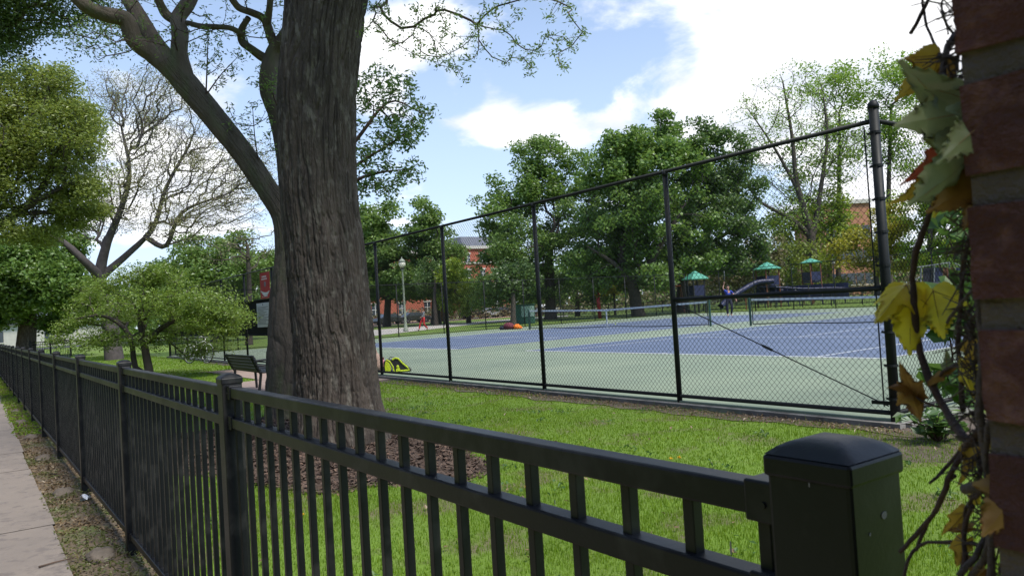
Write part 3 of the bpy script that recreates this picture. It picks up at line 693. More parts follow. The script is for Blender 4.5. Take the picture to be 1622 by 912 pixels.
# ------------------------------------------------------------------ nets
def net(x0, label):
    Y = CY+11.885; xl = x0-.914; xr = x0+10.97+.914; xm = (xl+xr)/2; root = thing('tennis_net', (xm, Y, 0), label, 'tennis net')
    zt = lambda x: 1.07-.156*(1-abs(x-xm)/(xr-xm))
    for x in (xl, xr):
        b = MB(); b.tube([(x, Y, -.1), (x, Y, 1.10)], .045, 12); b.lathe((x, Y, 1.10), [(.045, 0), (.04, .02), (.001, .03)], 12); build(b, 'net_post', 'net_green', root, smooth=False)
        b = MB(); b.tube([(x+(.11 if x < xm else -.11), Y, .05), (x+(.11 if x < xm else -.11), Y, 1.03)], .018, 8); build(b, 'net_edge', 'net_cord', root)
    X = np.linspace(xl+.11, xr-.11, 61)
    b = MB(); hw = .016
    for i in range(60):
        a, c = X[i], X[i+1]; V = []
        for x in (a, c): V += [(x, Y-hw, zt(x)-.08), (x, Y+hw, zt(x)-.08), (x, Y+hw, zt(x)), (x, Y-hw, zt(x))]
        b.add(V, [(0, 4, 5, 1), (1, 5, 6, 2), (2, 6, 7, 3), (3, 7, 4, 0)])
    build(b, 'white_band', 'line_paint', root)
    b = MB(); b.span((xm-.025, Y-.02, .02), (xm+.025, Y+.02, .93)); build(b, 'centre_strap', 'line_paint', root)
    b = MB(); b.tube([(x, Y, .06+.02*math.sin(i*.5)) for i, x in enumerate(np.linspace(xl+.1, xr-.1, 30))], .02, 6); build(b, 'bottom_cord', 'net_cord', root)
    b = MB(); r = .0017
    for x in np.arange(xl+.13, xr-.12, .046): b.tube([(x, Y, .06), (x, Y, zt(x)-.05)], r, 3, False)
    for k in range(20):
        b.tube([(x, Y+.004, .07+(zt(x)-.15)*k/19) for x in X[::5]], r, 3, False)
    build(b, 'net_mesh', 'net_cord', root)
net(courts[1], 'left tennis net with white centre strap, just behind the second court fence bays')
net(courts[0], 'right tennis net ending behind the corner post and yellow leaves')

# ------------------------------------------------------------------ bags
def arc(c, rx, rz, a0, a1, n=9, ax=(1, 0, 0)):
    return [np.array(c)+np.array(ax)*rx*math.cos(t)+np.array((0, 0, rz*math.sin(t))) for t in np.linspace(a0, a1, n)]
bq = np.array([*onY(632, 602, 7.80)[:2], 0.]); bp = np.zeros(3); tb = thing('racket_bag', bp, 'neon yellow and black racket bag leaning inside the court fence', 'bag')
def rbag(mb, x0, lean, w, y0, h=.56, sc=1.):
    pts = [(x0-.16*w, 0), (x0+.20*w, 0), (x0+.22*w+lean*.3, .15), (x0+.17*w+lean*.7, .42*h/.56), (x0+.02*w+lean, h), (x0-.12*w+lean*.85, .50*h/.56), (x0-.2*w+lean*.4, .2)]
    P = np.array([(x, y0, z) for x, z in pts])+bp; return mb.prism(P, (0, -.0, 0), (0, .24, 0))
b = MB(); b.prism(np.array([(-.62, 0, 0), (.55, 0, 0), (.60, 0, .07), (.40, 0, .22), (.02, 0, .53), (-.12, 0, .56), (-.30, 0, .50), (-.50, 0, .53), (-.66, 0, .42), (-.68, 0, .15)])+bp, (0, 0, 0), (0, .28, 0)); build(b, 'body', 'bag_black', tb, bevel=.05, seg=3)
b = MB(); b.prism(np.array([(-.60, 0, .04), (-.38, 0, .03), (-.30, 0, .2), (-.42, 0, .40), (-.56, 0, .47), (-.62, 0, .25)])+bp, (0, -.03, 0), (0, .05, 0)); build(b, 'side_pocket', 'bag_yellow', tb, bevel=.02)
b = MB(); b.tube(np.array([(-.52, -.012, .50), (-.36, -.02, .42), (-.24, -.025, .22), (-.2, -.02, .05)])+bp, .032, 8); b.tube(np.array([(-.26, -.01, .49), (-.1, -.015, .55), (.03, -.012, .51), (.2, -.012, .34), (.42, -.012, .17), (.52, -.012, .06), (.1, -.012, .045), (-.05, -.012, .10)])+bp, .036, 8); build(b, 'piping', 'bag_yellow', tb)
b = MB(); b.prism(np.array([(-.12, 0, .03), (.12, 0, .03), (.06, 0, .17), (-.1, 0, .14)])+bp, (0, -.04, 0), (0, .03, 0)); b.blob(bp+(-.02, -.02, .21), (.07, .035, .07), 10, 8); build(b, 'front_panel', 'bag_yellow', tb, bevel=.01)
b = MB(); b.tube(arc(bp+(-.3, .14, .5), .12, .09, 0, math.pi), .015, 6); build(b, 'carry_handle', 'bag_black', tb)
b = MB(); b.prism(np.array([(-.3, 0, .06), (-.2, 0, .06), (-.24, 0, .3), (-.34, 0, .42), (-.40, 0, .40)])+bp, (0, -.028, 0), (0, .02, 0)); build(b, 'mesh_panel', 'grey_cloth', tb, bevel=.008)
tb.location = tuple(bq); tb.rotation_euler = (0, 0, R(58)); tb.scale = (.50, .50, .60)
for (x, m, s, lb, nm) in [(597, 'beige_cloth', (.17, .12, .26), 'beige soft tote bag beside the post near the racket bag', 'tote_bag'), (607.5, 'pink_cloth', (.10, .08, .22), 'pink water bottle between the fence post and the racket bag', 'bottle')]:
    P = np.array([*onY(x, 600, 7.62)[:2], 0]); root = thing(nm, P, lb, 'bag' if 'bag' in nm else 'bottle')
    b = MB()
    if nm == 'bottle':
        b.lathe(P, [(.055, 0), (.06, .02), (.06, .24), (.05, .28), (.03, .30)], 14); build(b, 'bottle_body', m, root, smooth=True)
        b = MB(); b.lathe(P, [(.036, .29), (.036, .35), (.001, .355)], 12); build(b, 'cap', 'maroon_cloth', root)
    else:
        b.blob(P+(0, 0, s[2]*.85), s, 12, 8, .14, 2, lambda v: np.c_[v[:, :2]*(1.1-.25*v[:, 2:3]), v[:, 2]]); build(b, 'sack', m, root, smooth=True)
        b = MB(); b.tube(arc(P+(0, 0, s[2]*1.6), .08, .12, 0, math.pi), .012, 6); build(b, 'handle', m, root)
P = gnd(806, 521.5, 0); root = thing('backpack', P, 'maroon backpack lying flat at the far left court edge', 'backpack')
b = MB(); b.blob(P+(0, 0, .17), (.42, .3, .24), 14, 9, .12, 3); build(b, 'sack', 'maroon_cloth', root, smooth=True)
b = MB(); b.blob(P+(.28*_r[0], .28*_r[1], .12), (.2, .2, .14), 12, 8, .1, 5); build(b, 'front_pocket', 'maroon_cloth', root, smooth=True)
b = MB(); b.blob(P-(.40*_r[0], .40*_r[1], -.10), (.16, .16, .13), 12, 8, .1, 6); build(b, 'side_pouch', 'navy_cloth', root, smooth=True)
P = gnd(819, 521, 0); root = thing('jacket', P, 'bright orange jacket heaped beside the maroon backpack', 'jacket')
b = MB(); b.blob(P+(0, 0, .12), (.26, .22, .17), 14, 9, .3, 7); build(b, 'bundle', 'orange_cloth', root, smooth=True)
b = MB(); b.blob(P+(.18*_r[0], .18*_r[1], .07), (.2, .12, .08), 12, 8, .3, 8); build(b, 'sleeve', 'orange_cloth', root, smooth=True)
P = gnd(975, 514.3, 0.012); b = MB(); b.blob(P+(0, 0, .04), (.034, .034, .034), 10, 8); tag(build(b, 'tennis_ball', 'bag_yellow', smooth=True), 'pale tennis ball on the blue court behind the left net', 'ball')

# ------------------------------------------------------------------ bench, bicycle
bc = gb(392, 15.4, -.085); root = thing('park_bench', bc, 'black slatted park bench facing the courts beside the big trunk', 'bench')
b = MB()
for k in range(5): b.box(bc+(0, -.02+k*.095, .45+(.012 if k == 4 else 0)), (2.0, .07, .03))
build(b, 'seat', 'bench_black', root, bevel=.006)
b = MB()
for k in range(5): b.box(bc+(0, -.10-k*.03, .50+k*.066), (2.0, .035, .055))
build(b, 'backrest', 'bench_black', root, bevel=.006)
for sx in (-.9, .9):
    b = MB(); b.tube([bc+(sx, .38, -.02), bc+(sx, .36, .42)], .028, 8); build(b, 'leg', 'bench_black', root)
    b = MB(); b.tube([bc+(sx, -.12, -.02), bc+(sx, -.06, .42), bc+(sx, -.12, .52), bc+(sx, -.24, .79)], .028, 8); build(b, 'leg', 'bench_black', root)
    b = MB(); b.tube([bc+(sx, -.16, .68), bc+(sx, .1, .69), bc+(sx, .36, .66), bc+(sx, .38, .44)], .022, 8); build(b, 'armrest', 'bench_black', root)

def bicycle(P, ang, label):
    root = thing('bicycle', P, label, 'bicycle'); ca, sa = math.cos(ang), math.sin(ang); ln = .12
    def w(x, y, z): return P+np.array((ca*x-sa*(y+ln*z), sa*x+ca*(y+ln*z), z))
    for x in (-.51, .51):
        c = (x, 0, .34); b = MB(); ring = [w(x+.335*math.cos(t), 0, .34+.335*math.sin(t)) for t in np.linspace(0, 2*math.pi, 33)]
        b.tube(ring, .019, 8, False); wh = build(b, 'wheel', 'tyre', root, smooth=True)
        b = MB(); b.tube([w(x+.31*math.cos(t), 0, .34+.31*math.sin(t)) for t in np.linspace(0, 2*math.pi, 33)], .012, 6, False); build(b, 'rim', 'chrome', wh, smooth=True)
        b = MB()
        for t in np.arange(0, 2*math.pi, math.pi/9): b.tube([w(x, 0, .34), w(x+.31*math.cos(t), 0, .34+.31*math.sin(t))], .0022, 3, False)
        b.tube([w(x, -.05, .34), w(x, .05, .34)], .022, 8); build(b, 'spokes', 'chrome', wh)
        b = MB(); b.tube([w(x+.375*math.cos(t), 0, .34+.375*math.sin(t)) for t in np.linspace(.5 if x > 0 else .9, 2.4 if x > 0 else 3.2, 12)], .016, 6); build(b, 'mudguard', 'white_paint', root)
    T = lambda *p: [w(*q) for q in p]
    b = MB(); b.tube(T((-.51, 0, .34), (-.08, 0, .30)), .012); b.tube(T((-.08, 0, .30), (-.20, 0, .86)), .017); b.tube(T((-.08, 0, .30), (.36, 0, .78)), .02); b.tube(T((-.17, 0, .72), (.35, 0, .84)), .018); b.tube(T((-.51, 0, .34), (-.17, 0, .74)), .011); build(b, 'frame', 'white_paint', root, smooth=True)
    b = MB(); b.tube(T((.51, 0, .34), (.42, 0, .60), (.34, 0, .92)), .015); build(b, 'fork', 'white_paint', root, smooth=True)
    b = MB(); b.tube(T((.22, -.28, .99), (.36, -.2, 1.0), (.36, 0, .96), (.36, .2, 1.0), (.22, .28, .99)), .013); build(b, 'handlebar', 'chrome', root, smooth=True)
    b = MB(); b.tube(T((-.20, 0, .84), (-.215, 0, .92)), .012); b.prism(np.array(T((-.36, -.08, .93), (-.36, .08, .93), (-.2, .05, .935), (-.06, .015, .93), (-.06, -.015, .93), (-.2, -.05, .935))), (0, 0, 0), (0, 0, .05)); build(b, 'saddle', 'bag_black', root, bevel=.01)
    b = MB(); b.tube(T((-.08, -.07, .30), (-.08, .07, .30)), .05, 12); b.tube(T((-.08, .07, .30), (.08, .075, .26)), .01); b.tube(T((-.08, -.07, .30), (-.24, -.075, .34)), .01); build(b, 'crank', 'chrome', root)
    b = MB()
    for xx in (-.25,): b.box(w(-.5, .12, .52), (.26, .1, .22), ang)
    build(b, 'pannier', 'white_paint', root, bevel=.02)
    return root
bicycle(np.array([-30.35, 6.75, zg(-30, 6.75)]), R(24), 'white bicycle parked against the court fence behind the low shrub')

# ------------------------------------------------------------------ people: one skinned surface each, clothes as their own surfaces
def skin_mesh(name, chains, m, parent, sub=1):
    """chains: lists of (x, y, z, radius); first vertex of the first chain is the root, chains starting at an existing vertex share it"""
    vs, es, rs = [], [], []
    def idx(p):
        for i, q in enumerate(vs):
            if abs(q[0]-p[0])+abs(q[1]-p[1])+abs(q[2]-p[2]) < 1e-5: return i
        vs.append(tuple(p[:3])); rs.append(p[3]); return len(vs)-1
    for c in chains:
        k = [idx(p) for p in c]; es += list(zip(k[:-1], k[1:]))
    me = bpy.data.meshes.new(name); me.from_pydata(vs, es, []); o = bpy.data.objects.new(name, me); COL.objects.link(o)
    sk = o.modifiers.new('s', 'SKIN'); sk.use_smooth_shade = True
    for i, v in enumerate(me.skin_vertices[0].data): v.radius = (rs[i], rs[i]); v.use_root = (i == 0)
    ss = o.modifiers.new('d', 'SUBSURF'); ss.levels = ss.render_levels = sub
    dg = bpy.context.evaluated_depsgraph_get(); dg.update(); nm = bpy.data.meshes.new_from_object(o.evaluated_get(dg)); bpy.data.objects.remove(o)
    nm.name = name; nm.materials.clear(); nm.materials.append(MATS[m]); o = bpy.data.objects.new(name, nm); COL.objects.link(o); o.parent = parent
    return o
def person(P, face, label, J, shirt, trousers, hair, shoe, h=1.75, sleeves=.5, cap=None, arms_extra=None):
    """J: joints in metres, x right of the person, y forward, z up"""
    k = h/1.75; root = thing('person', P, label, 'person'); root.rotation_euler = (0, 0, face)
    q = lambda n, r: (J[n][0]*k, J[n][1]*k, J[n][2]*k, r*k)
    mid = lambda a, c, s, r: tuple((J[a][i]*(1-s)+J[c][i]*s)*k for i in range(3))+(r*k,)
    hd = J['head']; nk = J['neck']
    ch = [[q('pelvis', .105), q('waist', .10), q('chest', .115), q('neck', .052), (nk[0]*.45*k+hd[0]*.55*k, (nk[1]*.45+hd[1]*.55)*k, (nk[2]*.45+hd[2]*.55)*k, .062*k), q('head', .086), (hd[0]*k, (hd[1]-.005)*k, (hd[2]+.075)*k, .06*k)]]
    for s in 'LR':
        ch.append([q('chest', .115), q('sh'+s, .052), q('el'+s, .038), q('wr'+s, .027), q('hd'+s, .034), q('fi'+s, .012)])
        ch.append([q('pelvis', .105), q('hp'+s, .085), q('kn'+s, .055), q('an'+s, .037), q('to'+s, .03)])
        th = np.array(J['hd'+s]); v = np.array(J['fi'+s])-th
        ch.append([q('hd'+s, .034), tuple((th+v*.5+np.array((.04 if s == 'L' else -.04, .02, 0)))*k)+(.011*k,)])
    skin_mesh('body', ch, 'skin', root, 2)
    st = [[q('pelvis', .118), q('waist', .118), q('chest', .130), mid('chest', 'neck', .7, .07)]]
    tr = [[q('pelvis', .117), q('waist', .108)]]
    for s in 'LR':
        st.append([q('chest', .130), q('sh'+s, .068), mid('sh'+s, 'el'+s, .95 if sleeves > .5 else .6, .055)]+([mid('el'+s, 'wr'+s, .9, .04)] if sleeves > .5 else []))
        tr.append([q('pelvis', .117), q('hp'+s, .098), q('kn'+s, .073), mid('kn'+s, 'an'+s, .92, .058)])
        an, to = np.array(J['an'+s])*k, np.array(J['to'+s])*k
        skin_mesh('shoe', [[tuple(an+(0, 0, -.03*k))+(.05*k,), tuple((an+to)/2+(0, 0, -.03*k))+(.048*k,), tuple(to)+(.035*k,)]], shoe, root, 1)
    skin_mesh('shirt', st, shirt, root, 2); skin_mesh('trousers', tr, trousers, root, 2)
    H_ = np.array(hd)*k
    b = MB(); b.blob(H_+(0, -.018*k, .045*k), (.094*k, .105*k, .095*k), 14, 10, 0, 0, lambda v: np.c_[v[:, 0], np.where((v[:, 1] > .35) & (v[:, 2] < .35), v[:, 1]*.55, v[:, 1]), np.where(v[:, 2] < -.55, -.55, v[:, 2])])
    me = b.mesh('hair', (0, 0, 0), True); me.materials.append(MATS[hair]); o = bpy.data.objects.new('hair', me); COL.objects.link(o); o.parent = root
    b = MB()                                             # nose, eyes, mouth, ears on the face
    b.blob(H_+(0, .092*k, -.005*k), (.014*k, .018*k, .022*k), 8, 6)
    for s in (-1, 1): b.blob(H_+(s*.088*k, 0, 0), (.012*k, .022*k, .032*k), 8, 6)
    me = b.mesh('nose_and_ears', (0, 0, 0), True); me.materials.append(MATS['skin']); o = bpy.data.objects.new('face', me); COL.objects.link(o); o.parent = root
    b = MB()
    for s in (-1, 1): b.blob(H_+(s*.032*k, .080*k, .02*k), (.011*k, .007*k, .007*k), 8, 6)
    b.blob(H_+(0, .084*k, -.045*k), (.024*k, .006*k, .005*k), 8, 6)
    me = b.mesh('eyes_and_mouth', (0, 0, 0), True); me.materials.append(MATS['hair_brown']); o = bpy.data.objects.new('eyes', me); COL.objects.link(o); o.parent = root
    if cap:
        b = MB(); b.blob(H_+(0, 0, .06*k), (.105*k, .115*k, .085*k), 14, 8, 0, 0, lambda v: np.c_[v[:, :2], np.maximum(v[:, 2], -.1)]); b.box(H_+(0, .13*k, .055*k), (.15*k, .1*k, .015*k))
        me = b.mesh('cap', (0, 0, 0), True); me.materials.append(MATS[cap]); o = bpy.data.objects.new('cap', me); COL.objects.link(o); o.parent = root
    return root
def stand(): 
    J = dict(pelvis=(0, 0, .95), waist=(0, 0, 1.10), chest=(0, 0, 1.33), neck=(0, 0, 1.50), head=(0, .015, 1.625))
    for s, e in (('L', -1), ('R', 1)):
        J['sh'+s] = (e*.18, 0, 1.42); J['el'+s] = (e*.24, -.02, 1.13); J['wr'+s] = (e*.25, .06, .89); J['hd'+s] = (e*.25, .08, .82); J['fi'+s] = (e*.245, .10, .74)
        J['hp'+s] = (e*.10, 0, .88); J['kn'+s] = (e*.11, .02, .48); J['an'+s] = (e*.11, 0, .085); J['to'+s] = (e*.125, .15, .03)
    return J
def face_to(P): d = CAM-P; return math.atan2(d[1], d[0])-math.pi/2
# the player serving: racket arm high, weight forward
J = stand(); J.update(chest=(.02, -.02, 1.33), head=(.02, .0, 1.63), elR=(.30, .05, 1.60), wrR=(.22, .03, 1.84), hdR=(.21, .03, 1.91), fiR=(.2, .03, 1.98), elL=(-.30, .08, 1.16), wrL=(-.36, .20, .94), hdL=(-.37, .23, .87), fiL=(-.38, .25, .80), shR=(.18, 0, 1.45), knL=(-.13, .12, .50), anL=(-.10, .0, .085), toL=(-.10, .15, .03))
Pp = gnd(1156, 500.5, .0); pl = person(Pp, face_to(Pp)+R(14), 'person in a royal blue shirt and dark trousers reaching up to serve', J, 'blue_cloth', 'navy_cloth', 'hair_brown', 'white_paint', 1.80)
hnd = np.array([.205, .03, 1.95])*1.8/1.75
rk = thing('tennis_racket', Pp+np.array([0, 0, 2.0]), 'thin tennis racket held up by the serving person', 'racket'); rk.rotation_euler = (0, 0, face_to(Pp)+R(14)); rk.location = tuple(Pp); OFF[rk.name] = np.zeros(3)
b = MB(); b.tube([hnd+(0, 0, -.06), hnd+(-.02, 0, .13)], .016, 8); build(b, 'grip', 'bag_black', rk)
b = MB(); b.tube([hnd+(-.02, 0, .12), hnd+(-.035, 0, .30)], .011, 8); c0 = hnd+(-.05, 0, .48); b.tube([c0+(.035*math.cos(t), .12*math.cos(t), .17*math.sin(t)) for t in np.linspace(0, 2*math.pi, 25)], .010, 6, False); build(b, 'frame', 'grey_cloth', rk)
b = MB()
for q in np.linspace(-.8, .8, 9):
    w = math.sqrt(1-q*q); b.tube([c0+(.035*q, .12*q, -.17*w), c0+(.035*q, .12*q, .17*w)], .0012, 3, False); b.tube([c0+(-.035*w, -.12*w, .17*q), c0+(.035*w, .12*w, .17*q)], .0012, 3, False)
build(b, 'strings', 'line_paint', rk)
# the walker in red trousers
J = stand(); J.update(knR=(.10, .24, .52), anR=(.10, .34, .12), toR=(.11, .48, .09), knL=(-.1, .02, .48), anL=(-.1, -.30, .12), toL=(-.1, -.17, .05), elR=(.23, -.14, 1.15), wrR=(.24, -.08, .92), hdR=(.24, -.05, .86), fiR=(.24, -.02, .79), elL=(-.23, .08, 1.14), wrL=(-.22, .28, 1.02), hdL=(-.21, .34, 1.01), fiL=(-.2, .41, 1.0))
Pw = gnd(671.5, 523.3, -.06); person(Pw, face_to(Pw)+R(-62), 'person in red trousers and grey top walking along the pale path', J, 'grey_cloth', 'red_cloth', 'hair_brown', 'bag_black', 1.72, sleeves=1)
J = stand(); Pk = gnd(588.5, 529, -.06); person(Pk, face_to(Pk)+R(70), 'small person in a pink top half hidden behind the big trunk', J, 'pink_cloth', 'grey_cloth', 'pink_cloth', 'bag_black', 1.1, sleeves=1)
J = stand(); J.update(elR=(.3, .1, 1.2), wrR=(.2, .3, 1.2), hdR=(.18, .36, 1.2), fiR=(.15, .43, 1.2))
Pr = gnd(1503, 515, 0.); Pr = np.array([*(CAM+ray(1503, 500)*31)[:2], 0.]); person(Pr, face_to(Pr)+R(25), 'person in a red shirt and red cap seen between the vine leaves', J, 'red_cloth', 'beige_cloth', 'hair_brown', 'white_paint', 1.40, sleeves=.5, cap='red_cloth')

# ------------------------------------------------------------------ lamp, box, playground
P = gnd(643, 525, -.07); d_ = P-CAM; tt = float(d_@_f); k_ = tt/F; Hl = (525-426)*k_
lp = thing('street_lamp', P, 'pale green lamp post with an acorn globe beside the park path', 'street lamp')
b = MB(); b.lathe(P, [(.20, -.05), (.20, .15), (.13, .3), (.10, .8), (.085, 1.2), (.065, Hl-.1), (.10, Hl-.05), (.10, Hl)], 14); build(b, 'pole', 'lamp_pole', lp, smooth=True)
b = MB(); b.lathe(P+(0, 0, Hl), [(.12, 0), (.20, .06), (.12, .1)], 14); build(b, 'collar', 'bag_black', lp)
b = MB(); b.lathe(P+(0, 0, Hl), [(.12, .1), (.25, .28), (.27, .42), (.2, .60)], 14); build(b, 'lamp_globe', 'lamp_globe', lp, smooth=True)
b = MB(); b.lathe(P+(0, 0, Hl), [(.28, .56), (.22, .66), (.08, .78), (.03, .84), (.03, .92), (.001, .94)], 14); build(b, 'lamp_cap', 'lamp_pole', lp, smooth=True)
P = at(829, 515, 59); P[2] = -.07; kb = 59/F; root = thing('utility_box', P, 'dark green utility box with a pale green door by the path', 'utility box')
rv = np.array([_r0[0], _r0[1], 0]); fv = np.array([-rv[1], rv[0], 0])
def slab(mb, P, a, c, z0, z1, dp): p = [P+rv*a+(0, 0, z0), P+rv*c+(0, 0, z0), P+rv*c+(0, 0, z1), P+rv*a+(0, 0, z1)]; return mb.prism(p, -fv*dp*.0, fv*dp)
b = MB(); slab(b, P, -.75, .95, 0, 1.45, .8); build(b, 'cabinet', 'box_green', root, bevel=.03)
b = MB(); slab(b, P-fv*.03, -.1, .9, .55, 1.38, .03); build(b, 'door', 'box_pale', root, bevel=.01)
b = MB(); slab(b, P-fv*.05+(0, 0, 1.45), -.8, 1.0, 0, .07, .9); build(b, 'lid', 'box_green', root)
P = at(697, 508, 84); P[2] = -.08; root = thing('board_panel', P, 'orange brown wooden board standing between two tree trunks', 'board')
b = MB(); slab(b, P, -.75, .75, .2, 1.75, .06); build(b, 'panel', 'tan_brick', root)
for s in (-.7, .7):
    b = MB(); slab(b, P+fv*.07, s-.05, s+.05, -.1, 1.8, .1); build(b, 'leg', 'play_brown', root)
# picket fence round the playground
pf = thing('playground_fence', (-45, 55, -.08), 'low black picket fence in front of the playground', 'fence')
A_, B_ = np.array([-72., 52.5, -.08]), np.array([-8., 52.5, -.08])
for z in (.15, 1.05):
    b = MB(); b.tube([A_+(0, 0, z), B_+(0, 0, z)], .025, 4); build(b, 'rail', 'fence_paint', pf)
for s in np.linspace(0, 1, 27):
    b = MB(); P = A_+(B_-A_)*s; b.box(P+(0, 0, .55), (.07, .07, 1.25)); build(b, 'post', 'fence_paint', pf)
b = MB()
for x in np.arange(-72, -8, .13): b.span((x-.011, 52.49, .02), (x+.011, 52.51, 1.08))
tag(build(b, 'picket', 'fence_paint', pf), kind='stuff')
def shelter(px, pyb, pyt, w, t, label, octo=False, deck=1.2, parts=True):
    Pb = at(px, pyb, t); zb = Pb[2]; H = (pyb-pyt)*t/F; P = np.array([Pb[0], Pb[1], -.08]); W_ = w*t/F/2
    root = thing('play_shelter', P, label, 'playground shelter'); n = 8 if octo else 4
    prof = [(W_*1.0, zb+.0), (W_*1.03, zb+.06), (W_*.55, zb+H*.55), (W_*.16, zb+H*.9), (.02, zb+H)]
    b = MB(); M_ = np.array([[math.cos(.5), -math.sin(.5), 0], [math.sin(.5), math.cos(.5), 0], [0, 0, 1]]); b.lathe((P[0], P[1], 0), [(r_*1.25 if n == 4 else r_, z_) for r_, z_ in prof], n, M_); build(b, 'roof', 'roof_green', root)
    for a in range(4):
        q = P+np.array([math.cos(a*math.pi/2+.5), math.sin(a*math.pi/2+.5), 0])*W_*.82
        b = MB(); b.tube([q, q+(0, 0, zb+.15-P[2])], .06, 8); build(b, 'leg', 'play_brown' if octo else 'bag_black', root)
    b = MB(); b.box((P[0], P[1], deck), (W_*1.3, W_*1.3, .12), .5); build(b, 'deck', 'play_blue', root)
    b = MB()
    for a in range(4):
        q = P+np.array([math.cos(a*math.pi/2+.5+math.pi/4), math.sin(a*math.pi/2+.5+math.pi/4), 0])*W_*.58; b.box((q[0], q[1], deck+.5), (.05, W_*1.1, .8), a*math.pi/2+.5+math.pi/4)
    build(b, 'side_panel', 'play_blue', root)
    return P
shelter(1101, 443, 429, 34, 59, 'green tent roofed play shelter on dark posts, nearest the leaning trunk')
shelter(1215, 427, 415, 42, 64, 'green low roofed play tower with brown posts above the blue slide', True, 1.7)
shelter(1284, 417, 409, 34, 68, 'green roofed play tower half hidden behind a bare grey trunk', True, 1.9)
P0 = at(1225, 448, 63); P0[2] = 1.7; q = [at(1225, 445, 63), at(1200, 447, 63), at(1180, 457, 62.5), at(1165, 466, 62), at(1150, 477, 61.5), at(1142, 485, 61)]
sl_ = thing('playground_slide', (q[3][0], q[3][1], -.08), 'dark blue tube slide coming down from the green roofed tower', 'slide')
b = MB(); Pq, _ = resample(q, [.22]*6, .4); b.tube(Pq, .22, 14, False); build(b, 'chute', 'play_blue', sl_, smooth=True)
for s in (2, 4):
    b = MB(); b.tube([(q[s][0], q[s][1], -.1), (q[s][0], q[s][1], q[s][2]-.4)], .05, 8); build(b, 'leg', 'play_brown', sl_)
hb = thing('climbing_bridge', (*at(1245, 470, 63.5)[:2], -.08), 'dark blue climbing bridge of rails and panels right of the slide', 'climbing frame')
for dz, nm in ((0, 'handrail'), (.5, 'handrail')):
    b = MB(); qq = [at(1195+s*150, 455-3*math.sin(s*9)*.3+2*s+dz*8, 63.2+dz*2) for s in np.linspace(.02, 1, 14)]; b.tube(qq, .07, 8); build(b, nm, 'play_blue', hb, smooth=True)
for s in np.linspace(.1, .95, 8):
    p = at(1195+s*150, 452, 63.6); b = MB(); b.tube([(p[0], p[1], -.1), (p[0], p[1], p[2])], .05, 6); build(b, 'post', 'play_blue', hb)
b = MB()
for s in np.linspace(.05, .9, 7):
    p = at(1200+s*150, 468, 63.9); b.box((p[0], p[1], 1.0), (1.0, .08, 1.3), .3)
build(b, 'panel', 'play_blue', hb)
cf = thing('playground_climber', (*at(1492, 460, 50)[:2], -.08), 'climbing frame of grey bars and blue panels beyond the right net', 'climbing frame')
for (x, y0, y1) in [(1457, 470, 421), (1478, 470, 418), (1502, 470, 416), (1527, 470, 420)]:
    a = at(x, y0, 58); c = at(x+2, y1, 58); b = MB(); b.tube([(a[0], a[1], -.1), (c[0], c[1], c[2])], .06, 8); build(b, 'post', 'grey_cloth', cf)
for (x0, y0, x1, y1) in [(1450, 424, 1504, 416), (1512, 417, 1535, 428), (1448, 444, 1460, 437)]:
    b = MB(); b.tube([at(x0, y0, 58), at(x1, y1, 58)], .05, 8); build(b, 'bar', 'grey_cloth', cf)
for (x0, x1, m) in [(1462, 1474, 'navy_cloth'), (1480, 1492, 'play_blue'), (1494, 1508, 'play_brown'), (1514, 1534, 'play_blue')]:
    a, c = at(x0, 424, 58.2), at(x1, 466, 58.2); p = [a, at(x1, 424, 58.2), c, at(x0, 466, 58.2)]
    b = MB(); b.prism(p, (0, 0, 0), (.02, .08, 0)); build(b, 'panel', m, cf)
P = at(950, 496, 62); P[2] = -.08; top = at(946, 459, 62)
root = thing('red_post', P, 'single thick red post behind the left net', 'post'); b = MB(); b.tube([P, top], .15, 10); build(b, 'shaft', 'red_paint', root, smooth=True)
b = MB(); b.lathe(top, [(.15, 0), (.13, .06), (.001, .10)], 10); build(b, 'cap', 'red_paint', root)
a, c = at(1011, 456.5, 65), at(1078, 452.5, 65); sw = thing('swing_frame', ((a[0]+c[0])/2, (a[1]+c[1])/2, -.08), 'orange beamed swing frame between the maple trunks', 'swing')
b = MB(); b.tube([a, c], .075, 8); build(b, 'beam', 'orange_paint', sw)
for e in (a, c):
    for s in (-.9, .9):
        b = MB(); b.tube([e, (e[0]+s*fv[0], e[1]+s*fv[1], -.1)], .05, 8); build(b, 'leg', 'play_brown', sw)
for s in (.3, .7):
    e = a+(c-a)*s
    b = MB(); b.box((e[0], e[1], .5), (.45, .2, .04), .3); st = build(b, 'seat', 'bag_black', sw)
    b = MB(); b.tube([(e[0]-.2, e[1], .5), (e[0]-.2, e[1], e[2])], .012, 4); b.tube([(e[0]+.2, e[1], .5), (e[0]+.2, e[1], e[2])], .012, 4); build(b, 'chain', 'bag_black', st)

